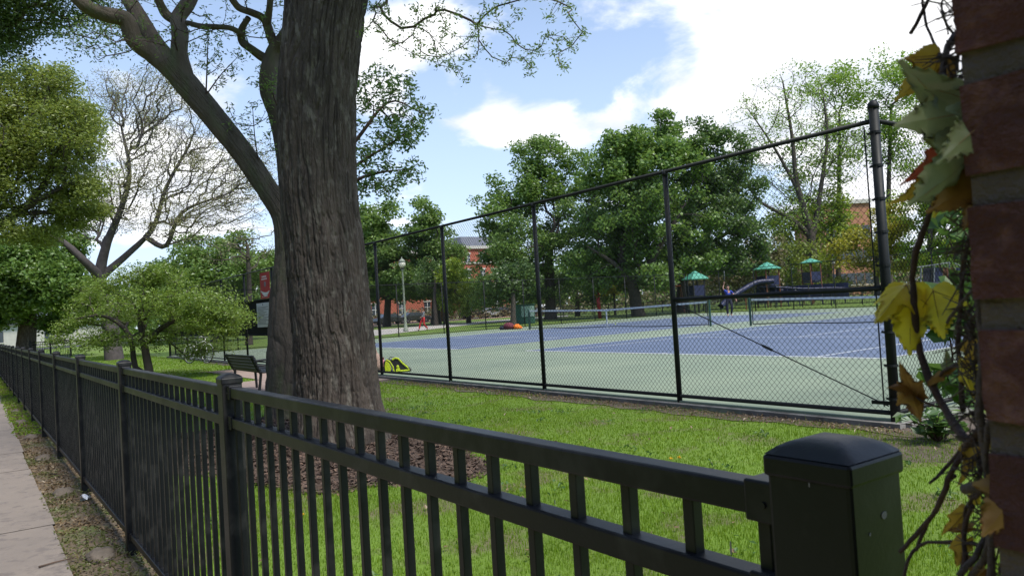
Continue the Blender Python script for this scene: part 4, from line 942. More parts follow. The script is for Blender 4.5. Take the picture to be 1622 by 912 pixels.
# ------------------------------------------------------------------ buildings
def windows(root, wallX, ys, zs, w, h, m='glass_dark'):
    for y in ys:
        for z in zs:
            b = MB(); b.span((wallX, y-w/2, z), (wallX+.06, y+w/2, z+h)); wn_ = build(b, 'window', m, root)
            b = MB(); e = .12
            b.span((wallX+.005, y-w/2-e, z+h), (wallX+.16, y+w/2+e, z+h+.32)); build(b, 'lintel', 'pale_stone', wn_)
            b = MB(); b.span((wallX+.005, y-w/2-e, z-.16), (wallX+.2, y+w/2+e, z)); build(b, 'sill', 'pale_stone', wn_)
            b = MB(); b.span((wallX+.061, y-.05, z), (wallX+.10, y+.05, z+h)); b.span((wallX+.061, y-w/2, z+h*.5), (wallX+.098, y-.052, z+h*.5+.08)); b.span((wallX+.061, y+.052, z+h*.5), (wallX+.098, y+w/2, z+h*.5+.08)); build(b, 'frame', 'white_paint', wn_)
XB = -112.
yA, yB = onX(734, 430, XB)[1], onX(792, 430, XB)[1]; zt = onX(755, 394, XB)[2]; zr = onX(755, 372, XB)[2]
bd = thing('brick_building', (XB-6, (yA+yB)/2, -.1), 'tall red brick building with white trimmed windows and a slate roof', 'building')
b = MB(); b.span((XB-14, yA, -.3), (XB, yB+3, zt)); build(b, 'wall', 'far_brick', bd)
b = MB(); b.span((XB-14.2, yA-.2, zt), (XB+.35, yB+3.2, zt+.5)); build(b, 'cornice', 'pale_stone', bd)
b = MB(); c = np.array([(XB-7), (yA+yB+3)/2, 0]); b.add([(XB-13.8, yA+.2, zt+.5), (XB, yA+.2, zt+.5), (XB, yB+2.8, zt+.5), (XB-13.8, yB+2.8, zt+.5), (XB-10, yA+1.6, zr), (XB-3, yA+1.6, zr), (XB-3, yB+1.2, zr), (XB-10, yB+1.2, zr)], [(0, 1, 5, 4), (1, 2, 6, 5), (2, 3, 7, 6), (3, 0, 4, 7), (4, 5, 6, 7)]); build(b, 'roof', 'slate', bd)
b = MB(); b.span((XB+.001, yA-.1, onX(740, 418, XB)[2]), (XB+.2, yB+3.1, onX(740, 418, XB)[2]+.35)); build(b, 'string_course', 'pale_stone', bd)
zw = [onX(741, y, XB)[2] for y in (415, 440, 465, 490)]
windows(bd, XB, [onX(741, 420, XB)[1], onX(764, 420, XB)[1], onX(784, 420, XB)[1]], zw, 1.05, 1.35)
XC = -122.
yA, yB = onX(520, 430, XC)[1], onX(733, 430, XC)[1]; zt = onX(600, 404, XC)[2]
bd = thing('brick_building', (XC-6, (yA+yB)/2, -.1), 'long lower red brick building behind the park trees', 'building')
b = MB(); b.span((XC-14, yA, -.3), (XC, yB, zt)); build(b, 'wall', 'far_brick', bd)
b = MB(); b.span((XC-14.2, yA-.2, zt), (XC+.3, yB+.2, zt+.7)); build(b, 'parapet', 'pale_stone', bd)
windows(bd, XC, np.arange(yA+3, yB-2, 5.2), [1.2, 4.6, 8.0], 1.3, 1.9)
P0 = at(1357, 480, 112); d2 = 112/F
bd = thing('brick_building', (P0[0], P0[1], -.1), 'orange brick apartment building behind the yellow leafed trees', 'building')
W_ = 42*d2; zt = at(1357, 322, 112)[2]
b = MB(); Pz = np.array([P0[0], P0[1], 0]); slab(b, Pz, -W_, W_*.75, -.2, zt, 12.); build(b, 'wall', 'tan_brick', bd)
b = MB(); slab(b, Pz-fv*.3, -W_-.2, W_*.75+.2, zt, zt+.6, 12.6); build(b, 'parapet', 'pale_stone', bd)
for u in np.linspace(-W_*.8, W_*.55, 5):
    for z in (1.5, 5, 8.5, 12):
        if z+2 > zt: continue
        b = MB(); slab(b, Pz-fv*.05, u-.6, u+.6, z, z+1.7, .06); wn_ = build(b, 'window', 'glass_dark', bd)
        b = MB(); slab(b, Pz-fv*.12, u-.75, u+.75, z-.2, z, .13); build(b, 'sill', 'pale_stone', wn_)
Pz = at(20, 548, 95); Pz[2] = -.2
bd = thing('white_house', Pz, 'white low house glimpsed under the dark maple at the far left', 'house')
b = MB(); slab(b, Pz, -6, 7, -.2, 3.0, 8); build(b, 'wall', 'pale_stone', bd)
b = MB(); p = [Pz+rv*-6.4+(0, 0, 3.0), Pz+rv*7.4+(0, 0, 3.0), Pz+rv*.5+(0, 0, 5.6)]; b.prism(p, -fv*.4, fv*8.4); build(b, 'roof', 'slate', bd)
for u in (-4.4, -1.6, 1.6, 4.6):
    b = MB(); slab(b, Pz-fv*.05, u-.5, u+.5, .9, 2.3, .06); wn_ = build(b, 'window', 'glass_dark', bd)
    b = MB(); slab(b, Pz-fv*.1, u-.6, u+.6, .78, .9, .1); build(b, 'sill', 'pale_stone', wn_)

# unseen row house, added behind the camera to block light from that side
rh = thing('unseen_row_house', (-10, -14, -.1), 'unseen dark brick row house added behind the camera to block light', 'house')
b = MB(); b.span((-80, -24, -.3), (45, -13.5, 9.5)); build(b, 'wall', 'brick', rh)
b = MB(); b.prism([(-80.4, -25, 9.5), (-80.4, -13, 9.5), (-80.4, -19, 12.5)], (0, 0, 0), (125.8, 0, 0)); build(b, 'roof', 'slate', rh)
for x in np.arange(-76, 42, 6.5):
    for z in (1.4, 5.0):
        b = MB(); b.span((x-.6, -13.5, z), (x+.6, -13.44, z+1.8)); build(b, 'window', 'glass_dark', rh)
# ------------------------------------------------------------------ parked cars on the street
def car(P, ang, m, label, van=False):
    root = thing('parked_car' if not van else 'parked_van', (0, 0, 0), label, 'van' if van else 'car', 'cars parked along the street beyond the park')
    L_, Wd = 4.4, 1.75
    if van: pr = [(-2.2, .35), (2.2, .35), (2.25, .85), (1.85, 1.05), (1.2, 1.95), (-2.15, 2.0), (-2.25, .8)]
    else: pr = [(-2.2, .32), (2.2, .32), (2.22, .66), (1.95, .82), (1.05, .92), (.45, 1.38), (-.9, 1.42), (-1.6, .98), (-2.15, .92), (-2.25, .55)]
    b = MB(); b.prism([(x, -Wd/2, z) for x, z in pr], (0, 0, 0), (0, Wd, 0)); build(b, 'body', m, root, bevel=.09, seg=3)
    gl = [(.9, .93), (.42, 1.33), (-.85, 1.36), (-1.45, .98)] if not van else [(1.6, 1.1), (1.15, 1.8), (-1.9, 1.85), (-1.95, 1.15)]
    for s in (-1, 1):
        b = MB(); b.prism([(x, s*(Wd/2+.003), z) for x, z in gl], (0, 0, 0), (0, s*.012, 0)); build(b, 'window', 'glass_dark', root)
        b = MB(); b.box((2.2, s*.62, .66), (.12, .3, .14)); build(b, 'headlight', 'pale_stone', root, bevel=.02)
        for x in (-1.35, 1.35):
            Mx = np.array([[1, 0, 0], [0, 0, 1], [0, 1, 0]]); b = MB(); b.lathe((x, s*(Wd/2-.1), .32), [(.20, -.11), (.31, -.11), (.33, -.06), (.33, .06), (.31, .11), (.20, .11)], 18, Mx); wh = build(b, 'wheel', 'tyre', root)
            b = MB(); b.lathe((x, s*(Wd/2-.1), .32), [(.001, -.115), (.2, -.10), (.2, .10), (.001, .115)], 14, Mx); build(b, 'rim', 'chrome', wh)
    b = MB(); 
    if van: b.prism([(1.83, -.75, 1.1), (1.83, .75, 1.1), (1.28, .7, 1.85), (1.28, -.7, 1.85)], (.02, 0, .01), (.04, 0, .02))
    else: b.prism([(1.0, -.72, .96), (1.0, .72, .96), (.5, .64, 1.34), (.5, -.64, 1.34)], (.02, 0, .01), (.04, 0, .02))
    build(b, 'windscreen', 'glass_dark', root)
    root.location = (P[0], P[1], -.06); root.rotation_euler = (0, 0, ang)
    return root
XS = -90.2
for i, (px, m, lb, van) in enumerate([(618, 'car_black', 'black parked car left of the street lamp', False), (655, 'car_black', 'black parked car behind the person in red trousers', False), (752, 'car_black', 'black parked car right of the orange brown board', False), (778, 'car_silver', 'silver parked car between two black ones near the utility box', False), (805, 'car_black', 'black parked car above the maroon backpack', False), (866, 'car_white', 'white parked car glimpsed right of the green utility box', False)]):
    P = onX(px, 490, XS); car(P, R(90), MATS[m], lb, van)
# ------------------------------------------------------------------ the big trunk near the fence
tA = 8.1
base = np.array([*gnd(540, 737, -.1)[:2], -.1])
pa = [at(x, y, tA) for x, y in [(541, 748), (541, 700), (534.5, 640), (529, 550), (522, 472), (515, 391), (509, 345), (503, 250), (503, 150), (511, 60), (518, 0), (527, -90)]]
ra = np.array([79, 72, 64.5, 61, 58, 56.5, 56, 55.5, 58.5, 58.5, 60, 63])*tA/F
trA = thing('tree', base, 'massive dark ridged trunk of the tree nearest the fence, standing in the mulch bed', 'tree')
def flareA(a, s): return 1+.20*np.exp(-s/.22)*(.5+.5*np.cos(5*a+.7))+.10*np.exp(-s/.5)
b = MB(); PA, rA = bark(b, pa, ra, 520, .009, .036, 54, 3, .2, flareA)
build(b, 'trunk', 'bark_dark', trA, smooth=True)
b = MB()
limA = [([at(527, -80, tA), at(600, -190, 8.0), at(690, -290, 7.6), at(760, -330, 7.2), at(860, -330, 6.8)], [.36, .26, .2, .15, .06]),
        ([at(525, -80, tA), at(490, -240, 8.4), at(430, -420, 8.8), at(400, -600, 9)], [.38, .27, .2, .1]),
        ([at(527, -90, tA), at(560, -260, 9), at(620, -440, 10), at(660, -600, 10.5)], [.34, .24, .17, .08])]
for p, r_ in limA: bark(b, p, r_, 60, .04, .02, 14, 8)
build(b, 'limb', 'bark_dark', trA, smooth=True)
rg = np.random.default_rng(21)
# the hanging twigs along the top edge of the view
tw = [(742, 58), (690, 100), (735, 118), (842, 112), (885, 62), (920, 55), (848, 80), (600, 45), (652, 85), (700, 55), (800, 45), (872, 28), (610, 20), (640, 40), (670, 30), (730, 20), (765, 80), (700, 85), (760, 35), (820, 70), (820, 20), (893, 100), (905, 20), (860, 60), (660, 60), (625, 70), (780, 15), (590, 15), (715, 105), (836, 95), (905, 75), (880, 85), (690, 15), (745, 95), (655, 15), (812, 100), (580, 50)]
T = np.array([at(x+rg.normal(0, 5), y+rg.normal(0, 4), 7.1+rg.normal(0, .45)) for x, y in tw for _ in range(2)])
U = np.array([at(x, y, 7.2+rg.normal(0, .5)) for x, y in zip(rg.uniform(590, 930, 60), rg.uniform(-220, 0, 60))])
Ax, par, rad, tips, nl = grow([limA[0]], np.r_[U, T], .22, .11, None, rg, .32, .07, .0028, 2.5)
b = MB(); branches(b, Ax, par, rad, nl); build(b, 'twigs', 'twig', trA, smooth=True)
k = np.r_[np.repeat(tips, 9), rg.integers(nl, len(Ax), 3600)]
C = Ax[k]+rg.normal(0, .028, (len(k), 3)); b = MB(); b.quads(leaves(C, .045, .014, .1, rg, .35)); build(b, 'leaves', 'leaf_mid', trA)
U = np.r_[ell(at(430, -420, 9), 3.2, 1.6, 60, rg), ell(at(660, -520, 10), 3.0, 1.6, 60, rg), ell(at(860, -420, 7.2), 2.2, 1.0, 30, rg), ell((-4.6, 3.5, 9.2), 2.4, .9, 90, rg, 1.8, ry=1.1), ell((-9.6, 3.8, 9.4), 2.6, .9, 90, rg, 1.8, ry=1.5), ell(at(320, 150, tA+1.9)+np.array(sd)*4.6, 2.4, .7, 80, rg, 1.8, ry=1.5)]  # last three clumps: unseen leaf masses added to shade the trunk and limb
Ax, par, rad, tips, nl = grow([limA[1], limA[2], limA[0]], U, .3, .4, None, rg, .35, .1, .008)
b = MB(); branches(b, Ax, par, rad, nl); build(b, 'branches', 'bark_dark', trA, smooth=True)
C = np.repeat(Ax[tips], 60, 0)+rg.normal(0, .30, (len(tips)*60, 3)); b = MB(); b.quads(leaves(C, .12, .07, .3, rg)); build(b, 'crown', 'leaf_mid', trA)

# ------------------------------------------------------------------ second tree: leaning limb to the upper left
tB = 9.9
bB = np.array([*gnd(462, 668, -.1)[:2], -.1]); tB = float((bB-CAM)@_f)
sB = tB/F
trB = thing('tree', bB, 'grey brown tree behind the big trunk with a thick limb leaning to the upper left', 'tree')
b = MB()
LB = [([at(466, 700, tB), at(464, 650, tB), at(466, 560, tB), at(464, 470, tB), at(462, 390, tB), at(449, 340, tB), at(422, 298, tB), at(387, 247, tB), at(340, 188, tB), at(300, 140, tB), at(268, 100, tB)], np.array([45, 40, 40, 33, 24, 17.5, 15.5, 16.5, 17, 18, 17.5])*sB),
      ([at(284, 120, tB), at(243, 86, tB), at(215, 66, tB-.1), at(196, 30, tB-.2), at(170, 24, tB-.3), at(140, 12, tB-.5), at(118, -8, tB-.6), at(95, -60, tB-.7)], np.array([17, 15, 13, 12.5, 11, 10, 10, 8])*sB),
      ([at(276, 112, tB), at(240, 62, tB+.1), at(222, 30, tB+.2), at(200, -8, tB+.3), at(180, -70, tB+.5)], np.array([16, 13.5, 12, 11, 9])*sB),
      ([at(292, 128, tB), at(284, 84, tB), at(285, 52, tB+.1), at(282, 30, tB+.2), at(296, 8, tB+.3), at(314, -25, tB+.5)], np.array([16, 12, 12.5, 10.5, 11, 9])*sB),
      ([at(279, 34, tB+.2), at(262, 22, tB+.2), at(252, 2, tB+.1), at(240, -40, tB)], np.array([7, 7, 6, 5])*sB),
      ([at(470, 420, tB), at(466, 330, tB+.2), at(456, 250, tB+.3), at(440, 180, tB+.3), at(425, 140, tB+.3), at(427, 110, tB+.3), at(437, 80, tB+.3), at(450, 62, tB+.2), at(466, 30, tB), at(480, -40, tB)], np.array([26, 22, 18, 16, 14, 14, 13, 11.5, 10, 8])*sB),
      ([at(431, 98, tB+.3), at(415, 90, tB+.3), at(398, 78, tB+.2), at(384, 66, tB+.2), at(383, 48, tB+.1), at(394, 28, tB)], np.array([8, 7, 6, 6.2, 5.5, 4])*sB),
      ([at(383, 54, tB+.1), at(368, 46, tB), at(345, 43, tB), at(320, 42, tB), at(296, 36, tB+.1)], np.array([4, 3.8, 3.5, 3.6, 3.5])*sB),
      ([at(437, 78, tB+.3), at(428, 55, tB+.2), at(418, 30, tB+.1), at(398, 20, tB), at(378, 12, tB), at(364, -6, tB-.1)], np.array([8, 7, 6, 5.5, 5, 4.5])*sB),
      ([at(424, 36, tB+.1), at(427, 10, tB), at(430, -30, tB)], np.array([5, 4.5, 4])*sB)]
for i, (p, r_) in enumerate(LB):
    bark(b, p, r_, 220 if i == 0 else 60, .016 if i == 0 else .022, .020 if i == 0 else .009, 24 if i == 0 else 12, 30+i, .1, (lambda a, s: 1+.25*np.exp(-s/.25)) if i == 0 else None)
build(b, 'trunk', 'bark_brown', trB, smooth=True)
def px_targets(L, t, jt, n=1, j=6): return np.array([at(x+rg.normal(0, j), y+rg.normal(0, j), t+rg.normal(0, jt)) for x, y in L for _ in range(n)])
g1 = px_targets([(x, y) for x, y in zip(rg.uniform(110, 250, 90), rg.uniform(-40, 90, 90))], tB-.2, .5)
g2 = px_targets([(x, y) for x, y in zip(rg.uniform(250, 450, 150), rg.uniform(-60, 70, 150))], tB+.1, .6)
g3 = px_targets([(170, 60), (150, 50), (130, 45), (180, 70), (115, 60), (225, 95), (200, 75), (140, 75)], tB-.5, .2, 3, 9)
Ax, par, rad, tips, nl = grow(LB[1:5]+LB[6:], np.r_[g1, g2, g3], .25, .16, None, rg, .45, .12, .0032, 2.3)
b = MB(); branches(b, Ax, par, rad, nl); build(b, 'twigs', 'twig', trB, smooth=True)
k = np.r_[np.repeat(tips, 3), rg.integers(nl, len(Ax), 900)]; C = [Ax[k]+rg.normal(0, .04, (len(k), 3))]
# leafy shoots on the limb, and the leafy spray right of the big trunk
sh = [([at(326, 150, tB-.3), at(328, 100, tB-.3), at(330, 45, tB-.3)], [(328, 60), (322, 80), (340, 65), (318, 100), (335, 95), (345, 80), (325, 120), (312, 75), (332, 45), (350, 100)]),
      ([at(328, 148, tB-.3), at(350, 118, tB-.3), at(375, 92, tB-.3)], [(375, 88), (362, 105), (352, 125), (372, 125), (385, 95), (345, 140)]),
      ([at(440, 170, tB), at(425, 135, tB-.2), at(415, 122, tB-.3)], [(412, 120), (420, 130), (430, 125), (440, 135), (425, 142), (405, 128), (437, 118)]),
      ([at(420, 300, tB), at(405, 230, tB-.1), at(400, 170, tB-.2)], [(400, 165), (390, 180), (410, 190), (425, 165), (385, 200), (420, 210), (430, 190), (395, 215), (365, 165), (372, 190), (432, 235), (410, 235)])]
for p, l in sh:
    Tt = px_targets(l, tB-.25, .15, 3, 5); Ay, pr_, rr_, tp, n0 = grow([(p, [.014, .010, .005])], Tt, .25, .12, None, rg, .4, .1, .003, 2.4)
    b = MB(); branches(b, Ay, pr_, rr_, 0); build(b, 'shoot', 'twig', trB, smooth=True)
    C.append(np.repeat(Ay[tp], 9, 0)+rg.normal(0, .035, (len(tp)*9, 3)))
C = np.concatenate(C); b = MB(); b.quads(leaves(C, .060, .020, .2, rg, -.1)); build(b, 'leaves', 'leaf_mid', trB)
sp = [([at(500, 330, tB+.5), at(570, 215, tB+.6), at(625, 160, tB+.6), at(668, 180, tB+.6)], [(590, 125), (612, 118), (630, 130), (645, 140), (600, 140), (575, 125), (570, 150), (620, 150), (640, 160), (580, 170), (600, 165), (660, 178), (675, 180), (650, 190), (665, 200), (640, 185), (625, 180), (610, 190), (655, 215), (635, 215), (645, 230), (575, 200)]),
      ([at(500, 350, tB+.6), at(565, 262, tB+.7), at(615, 230, tB+.7), at(650, 205, tB+.7)], [(600, 215), (620, 225), (590, 235), (575, 230), (635, 205), (610, 205), (640, 225), (605, 240), (570, 250)]),
      ([at(500, 380, tB+.5), at(565, 285, tB+.6), at(610, 272, tB+.6), at(655, 268, tB+.6)], [(600, 265), (620, 262), (640, 266), (660, 268), (630, 280), (610, 290), (590, 280), (575, 270), (580, 295), (600, 305), (615, 312), (625, 298), (570, 310), (650, 278)])]
CC = []
for p, l in sp:
    Tt = px_targets(l, tB+.6, .35, 4, 7); Ay, pr_, rr_, tp, n0 = grow([(p, [.05, .03, .015, .006])], Tt, .25, .14, None, rg, .4, .1, .0035, 2.4)
    b = MB(); branches(b, Ay, pr_, rr_, 0); build(b, 'branch', 'twig', trB, smooth=True)
    CC.append(np.repeat(Ay[tp], 17, 0)+rg.normal(0, .06, (len(tp)*17, 3)))
C = np.concatenate(CC); b = MB(); b.quads(leaves(C, .085, .034, .25, rg, -.1)); build(b, 'leaf_spray', 'leaf_shrub', trB)

# ------------------------------------------------------------------ the other trees
def tp(x, y, t): return at(x, y, t)
# bare twisting tree on the left
tC = 37.
bl = [(235, 190, 75, 85), (310, 250, 95, 85), (205, 290, 75, 80), (360, 320, 75, 50), (150, 330, 60, 60), (270, 130, 50, 50), (400, 270, 50, 60), (180, 150, 50, 50), (290, 350, 80, 45)]
T = blobs(bl, tC, 150, np.random.default_rng(5), 1.6, 1.5, 0)
lim = [([gb(178, tC), tp(172, 500, tC), tp(158, 440, tC), tp(168, 390, tC), tp(192, 330, tC), tp(205, 280, tC), tp(192, 200, tC)], [.44, .36, .28, .2, .14, .10, .05]),
       ([tp(158, 440, tC), tp(205, 400, tC+.5), tp(240, 365, tC+.8), tp(262, 300, tC+1), tp(300, 230, tC+1)], [.2, .15, .12, .09, .05]),
       ([tp(230, 375, tC+.8), tp(262, 390, tC), tp(285, 340, tC-.5), tp(350, 310, tC-1)], [.15, .12, .09, .04]),
       ([tp(160, 440, tC), tp(130, 410, tC-1), tp(95, 380, tC-1.5), tp(60, 370, tC-2)], [.25, .18, .12, .06])]
tree('tree', gb(178, tC), None if False else tp(192, 200, tC), .6, T, 'twisting grey tree with bare purple twigs and few leaves, left of the leaning limb', 'tree', 'bark_grey', 'leaf_bud', 5, .10, .045, .22, limbs=lim, step=.45, alpha=.32, zb=3.5, rtwig=.0062, ex=2.45, seed=1, along=.25, bow=.3, jit=.10)
# tall fine-leaved tree at the left border
tD = 27.
bl = [(75, 180, 75, 75), (45, 270, 95, 75), (110, 260, 55, 70), (20, 150, 60, 60), (70, 345, 95, 40), (-20, 230, 80, 120), (125, 215, 35, 55), (140, 300, 28, 40), (100, 130, 40, 35)]
bl = [(60, 170, 85, 55), (30, 130, 60, 40), (105, 210, 55, 45), (50, 260, 95, 50), (110, 290, 42, 40), (60, 335, 90, 38), (-25, 230, 80, 110), (95, 125, 38, 20), (138, 240, 22, 22), (145, 300, 18, 16), (128, 180, 26, 16), (120, 345, 38, 18), (20, 370, 80, 22), (150, 330, 12, 10), (140, 205, 12, 10)]
T = blobs(bl, tD, 30, np.random.default_rng(6), 1.9, 1.6, .34)
lim = [([gb(-70, tD), tp(-66, 460, tD), tp(-40, 380, tD), tp(0, 290, tD), tp(20, 200, tD)], [.42, .34, .28, .2, .08]), ([tp(-40, 380, tD), tp(40, 330, tD-.5), tp(110, 290, tD-1)], [.2, .12, .05])]
tree('tree', gb(-70, tD), tp(20, 200, tD), .4, T, 'tall yellow green fine leaved tree filling the left border', 'tree', 'bark_far', 'leaf_olive', 52, .14, .06, .34, limbs=lim, step=.5, zb=2.5, rtwig=.010, seed=2, down=.25)
# overhanging street tree at the top left corner
bO = np.array([-19.5, -3.4, -.15]); tO = 15.
T = np.r_[blobs([(30, 25, 80, 40), (-30, 60, 70, 60), (90, 0, 70, 35), (15, -60, 120, 60), (150, -40, 60, 40)], tO, 30, np.random.default_rng(7), 2.2, .8), px_targets([(140, 20), (160, 35), (180, 25), (200, 50), (150, 55), (175, 60), (130, 45), (215, 30), (120, 70)], tO, .4, 2, 8)]
lim = [([bO, bO+(0, .05, 1.5), bO+(.1, .2, 3.6), bO+(.5, .8, 5.6), tp(-20, -60, tO)], [.34, .27, .24, .18, .08]), ([bO+(.2, .3, 4.2), tp(-60, 60, tO+.5), tp(20, 40, tO)], [.14, .09, .04])]
tree('tree', bO, tp(-20, -60, tO), .3, T, 'dark leafed street tree overhanging the top left corner', 'tree', 'bark_far', 'leaf_deep', 44, .075, .038, .24, limbs=lim, step=.35, zb=3.2, rtwig=.006, seed=3, down=.2)
# deep green maple with a black trunk behind the long fence
tE = 47.
T = blobs([(55, 440, 75, 55), (15, 440, 70, 65), (100, 450, 45, 55), (60, 395, 60, 30), (10, 490, 50, 32), (90, 500, 40, 25), (-40, 430, 60, 70)], tE, 22, np.random.default_rng(8), 2.4, 2)
tree('tree', gb(37, tE, -.15), tp(45, 430, tE), .55, T, 'deep green maple with a black trunk behind the far end of the long fence', 'tree', 'bark_dark', 'leaf_maple', 110, .24, .18, .55, step=.8, zb=2.2, rtwig=.013, seed=4)
# low layered shrub tree
tG = 22.
bl = [(150, 480, 55, 18), (120, 515, 45, 12), (240, 450, 70, 18), (260, 475, 110, 20), (200, 500, 80, 16), (330, 490, 70, 18), (345, 505, 50, 18), (383, 488, 24, 12), (300, 520, 70, 14), (225, 430, 45, 10), (170, 455, 45, 12), (110, 540, 30, 8), (250, 535, 60, 10), (376, 522, 24, 14), (330, 540, 50, 10), (180, 540, 50, 8), (160, 530, 60, 12)]
T = np.concatenate([ell(at(x+rg.normal(0, 6), y+rg.normal(0, 6), tG+rg.uniform(-1.3, 1.3)), rx*tG/F*.9, ry*tG/F*1.5, int(rx*ry/15), rg, 1.6, ry=rx*tG/F) for x, y, rx, ry in bl])
lim = [([gb(233, tG, -.1), tp(234, 575, tG), tp(228, 545, tG), tp(222, 500, tG), tp(232, 455, tG)], [.13, .115, .10, .07, .03]), ([tp(228, 545, tG), tp(262, 515, tG), tp(320, 497, tG), tp(375, 495, tG)], [.085, .07, .05, .02]), ([gb(213, tG+.3, -.1), tp(212, 570, tG+.3), tp(205, 530, tG+.3), tp(165, 500, tG+.3), tp(120, 505, tG+.3)], [.10, .08, .07, .05, .02]), ([tp(224, 515, tG), tp(250, 478, tG-.4), tp(300, 462, tG-.5)], [.07, .05, .02])]
tree('tree', gb(233, tG, -.1), tp(232, 455, tG), .13, T, 'low wide layered tree with lime green leaves in front of the parked bicycle', 'tree', 'bark_far', 'leaf_low', 40, .085, .042, .19, limbs=lim, step=.3, zb=.9, rtwig=.0055, ex=2.2, seed=5, up=.7)
def big(name_label, px, t, bl, leaf, per, L, W_, sp, seed, lim=None, r0=.45, dens=11, topxy=None, bark_='bark_far', alpha=.35, rt=.016, jt=2.5, along=0., grp=None, ex=2.1, step=.9, zb=None, shell=2.4):
    T = blobs(bl, t, dens, np.random.default_rng(40+seed), shell, jt)
    tx, ty = topxy or (px, sum(b_[1] for b_ in bl)/len(bl))
    return tree('tree', gb(px, t, -.1), tp(tx, ty, t), r0, T, name_label, 'tree', bark_, leaf, int(per*.85), L, W_, sp, grp, limbs=lim, step=step, alpha=alpha, rtwig=rt, seed=seed, along=along, ex=ex, zb=zb, big_=True)
big('mid green tree mass behind the windscreen, left of the leaning limb', 340, 62, [(345, 400, 70, 35), (300, 425, 50, 30), (390, 430, 55, 35), (340, 445, 90, 35), (275, 450, 40, 30)], 'leaf_mid', 60, .26, .16, .6, 10, r0=.35, dens=20)
big('dark green tree further back, above the bicycle', 272, 72, [(270, 430, 45, 30), (250, 460, 50, 30), (300, 450, 45, 35), (215, 470, 40, 35)], 'leaf_deep', 60, .28, .17, .6, 11, r0=.35, dens=20)
big('leafless grey tree between the leaning limb and the banner', 392, 48, [(385, 400, 55, 40), (350, 395, 40, 30), (410, 375, 35, 35)], 'leaf_bud', 3, .10, .05, .3, 12, r0=.2, dens=40, alpha=.2, rt=.010, ex=2.4, along=.1, shell=1.6)
big('light green tree with a rounded top right of the big trunk', 612, 86, [(600, 345, 30, 25), (596, 365, 35, 40), (620, 455, 60, 25), (575, 450, 40, 30), (610, 400, 45, 40), (590, 430, 50, 40), (625, 440, 45, 38), (570, 400, 40, 50)], 'leaf_mid', 60, .32, .2, .75, 13, r0=.4, dens=19)
big('pale green tree with a pointed top, second right of the big trunk', 690, 82, [(675, 345, 30, 30), (685, 375, 38, 30), (660, 400, 45, 35), (700, 410, 40, 40), (690, 450, 60, 32), (655, 445, 45, 35), (702, 400, 28, 40), (715, 460, 38, 24)], 'leaf_mid', 60, .30, .19, .7, 14, r0=.5, dens=19)
big('yellow green young tree in front of the tall brick building', 742, 76, [(735, 465, 28, 25), (718, 432, 20, 24), (750, 475, 30, 20), (715, 470, 25, 25)], 'leaf_yellow', 50, .26, .17, .6, 15, r0=.22, dens=22)
big('dark green tree with see-through gaps left of the big maple', 872, 70, [(855, 250, 45, 42), (815, 300, 45, 35), (860, 320, 60, 55), (792, 332, 42, 32), (795, 372, 30, 26), (905, 290, 45, 50), (830, 390, 60, 45), (800, 405, 28, 40), (785, 460, 40, 26), (820, 465, 50, 22), (890, 400, 75, 50), (795, 430, 45, 38), (850, 450, 65, 26), (925, 340, 40, 40)], 'leaf_maple', 60, .28, .16, .68, 16, r0=.5, dens=14, jt=3)
lim = [([gb(1012, 62), tp(1010, 495, 62), tp(1003, 455, 62), tp(985, 415, 62), tp(1000, 340, 62), tp(1020, 250, 62)], [.62, .52, .45, .36, .26, .1]), ([tp(1003, 455, 62), tp(975, 420, 61), tp(930, 390, 60)], [.28, .2, .08]), ([tp(1003, 450, 62), tp(1040, 400, 61), tp(1080, 330, 61)], [.3, .22, .1])]
big('broad bright green maple with a leaning dark trunk behind the left net', 1012, 62, [(1050, 225, 50, 42), (985, 225, 42, 35), (1020, 265, 70, 45), (960, 270, 38, 40), (1080, 290, 60, 55), (1000, 330, 75, 50), (950, 370, 55, 40), (1050, 370, 80, 45), (930, 410, 45, 30), (1010, 425, 60, 30), (1090, 415, 55, 32), (950, 440, 45, 22), (1040, 440, 45, 18), (1015, 300, 60, 60)], 'leaf_maple', 60, .28, .19, .66, 17, lim=lim, dens=13, jt=2.5)
lim = [([gb(1078, 66), tp(1080, 480, 66), tp(1083, 440, 66), tp(1110, 395, 66), tp(1130, 330, 66), tp(1120, 250, 66)], [.62, .52, .45, .36, .26, .1]), ([tp(1083, 440, 66), tp(1060, 390, 66), tp(1070, 320, 66)], [.26, .2, .08]), ([tp(1108, 398, 66), tp(1150, 370, 65), tp(1180, 350, 65)], [.24, .16, .07])]
big('tall dark green maple behind the second one, over the play shelter', 1078, 66, [(1105, 235, 48, 45), (1140, 255, 45, 45), (1130, 310, 65, 50), (1165, 320, 45, 45), (1180, 370, 40, 35), (1120, 370, 70, 40), (1150, 405, 55, 28), (1190, 410, 40, 30), (1110, 420, 45, 20)], 'leaf_deep', 60, .28, .17, .66, 18, lim=lim, dens=14, jt=2.5)
lim = [([gb(1294, 88), tp(1294, 470, 88), tp(1288, 420, 88), tp(1284, 370, 88), tp(1262, 290, 88), tp(1255, 220, 88), tp(1240, 130, 88)], [.75, .62, .55, .48, .3, .2, .08]), ([tp(1284, 372, 88), tp(1250, 345, 88), tp(1205, 320, 88), tp(1180, 290, 88)], [.34, .25, .16, .07]), ([tp(1268, 310, 88), tp(1230, 240, 88), tp(1190, 180, 88)], [.22, .15, .06]), ([tp(1287, 380, 88), tp(1300, 300, 88), tp(1310, 200, 88), tp(1300, 130, 88)], [.34, .25, .16, .06])]
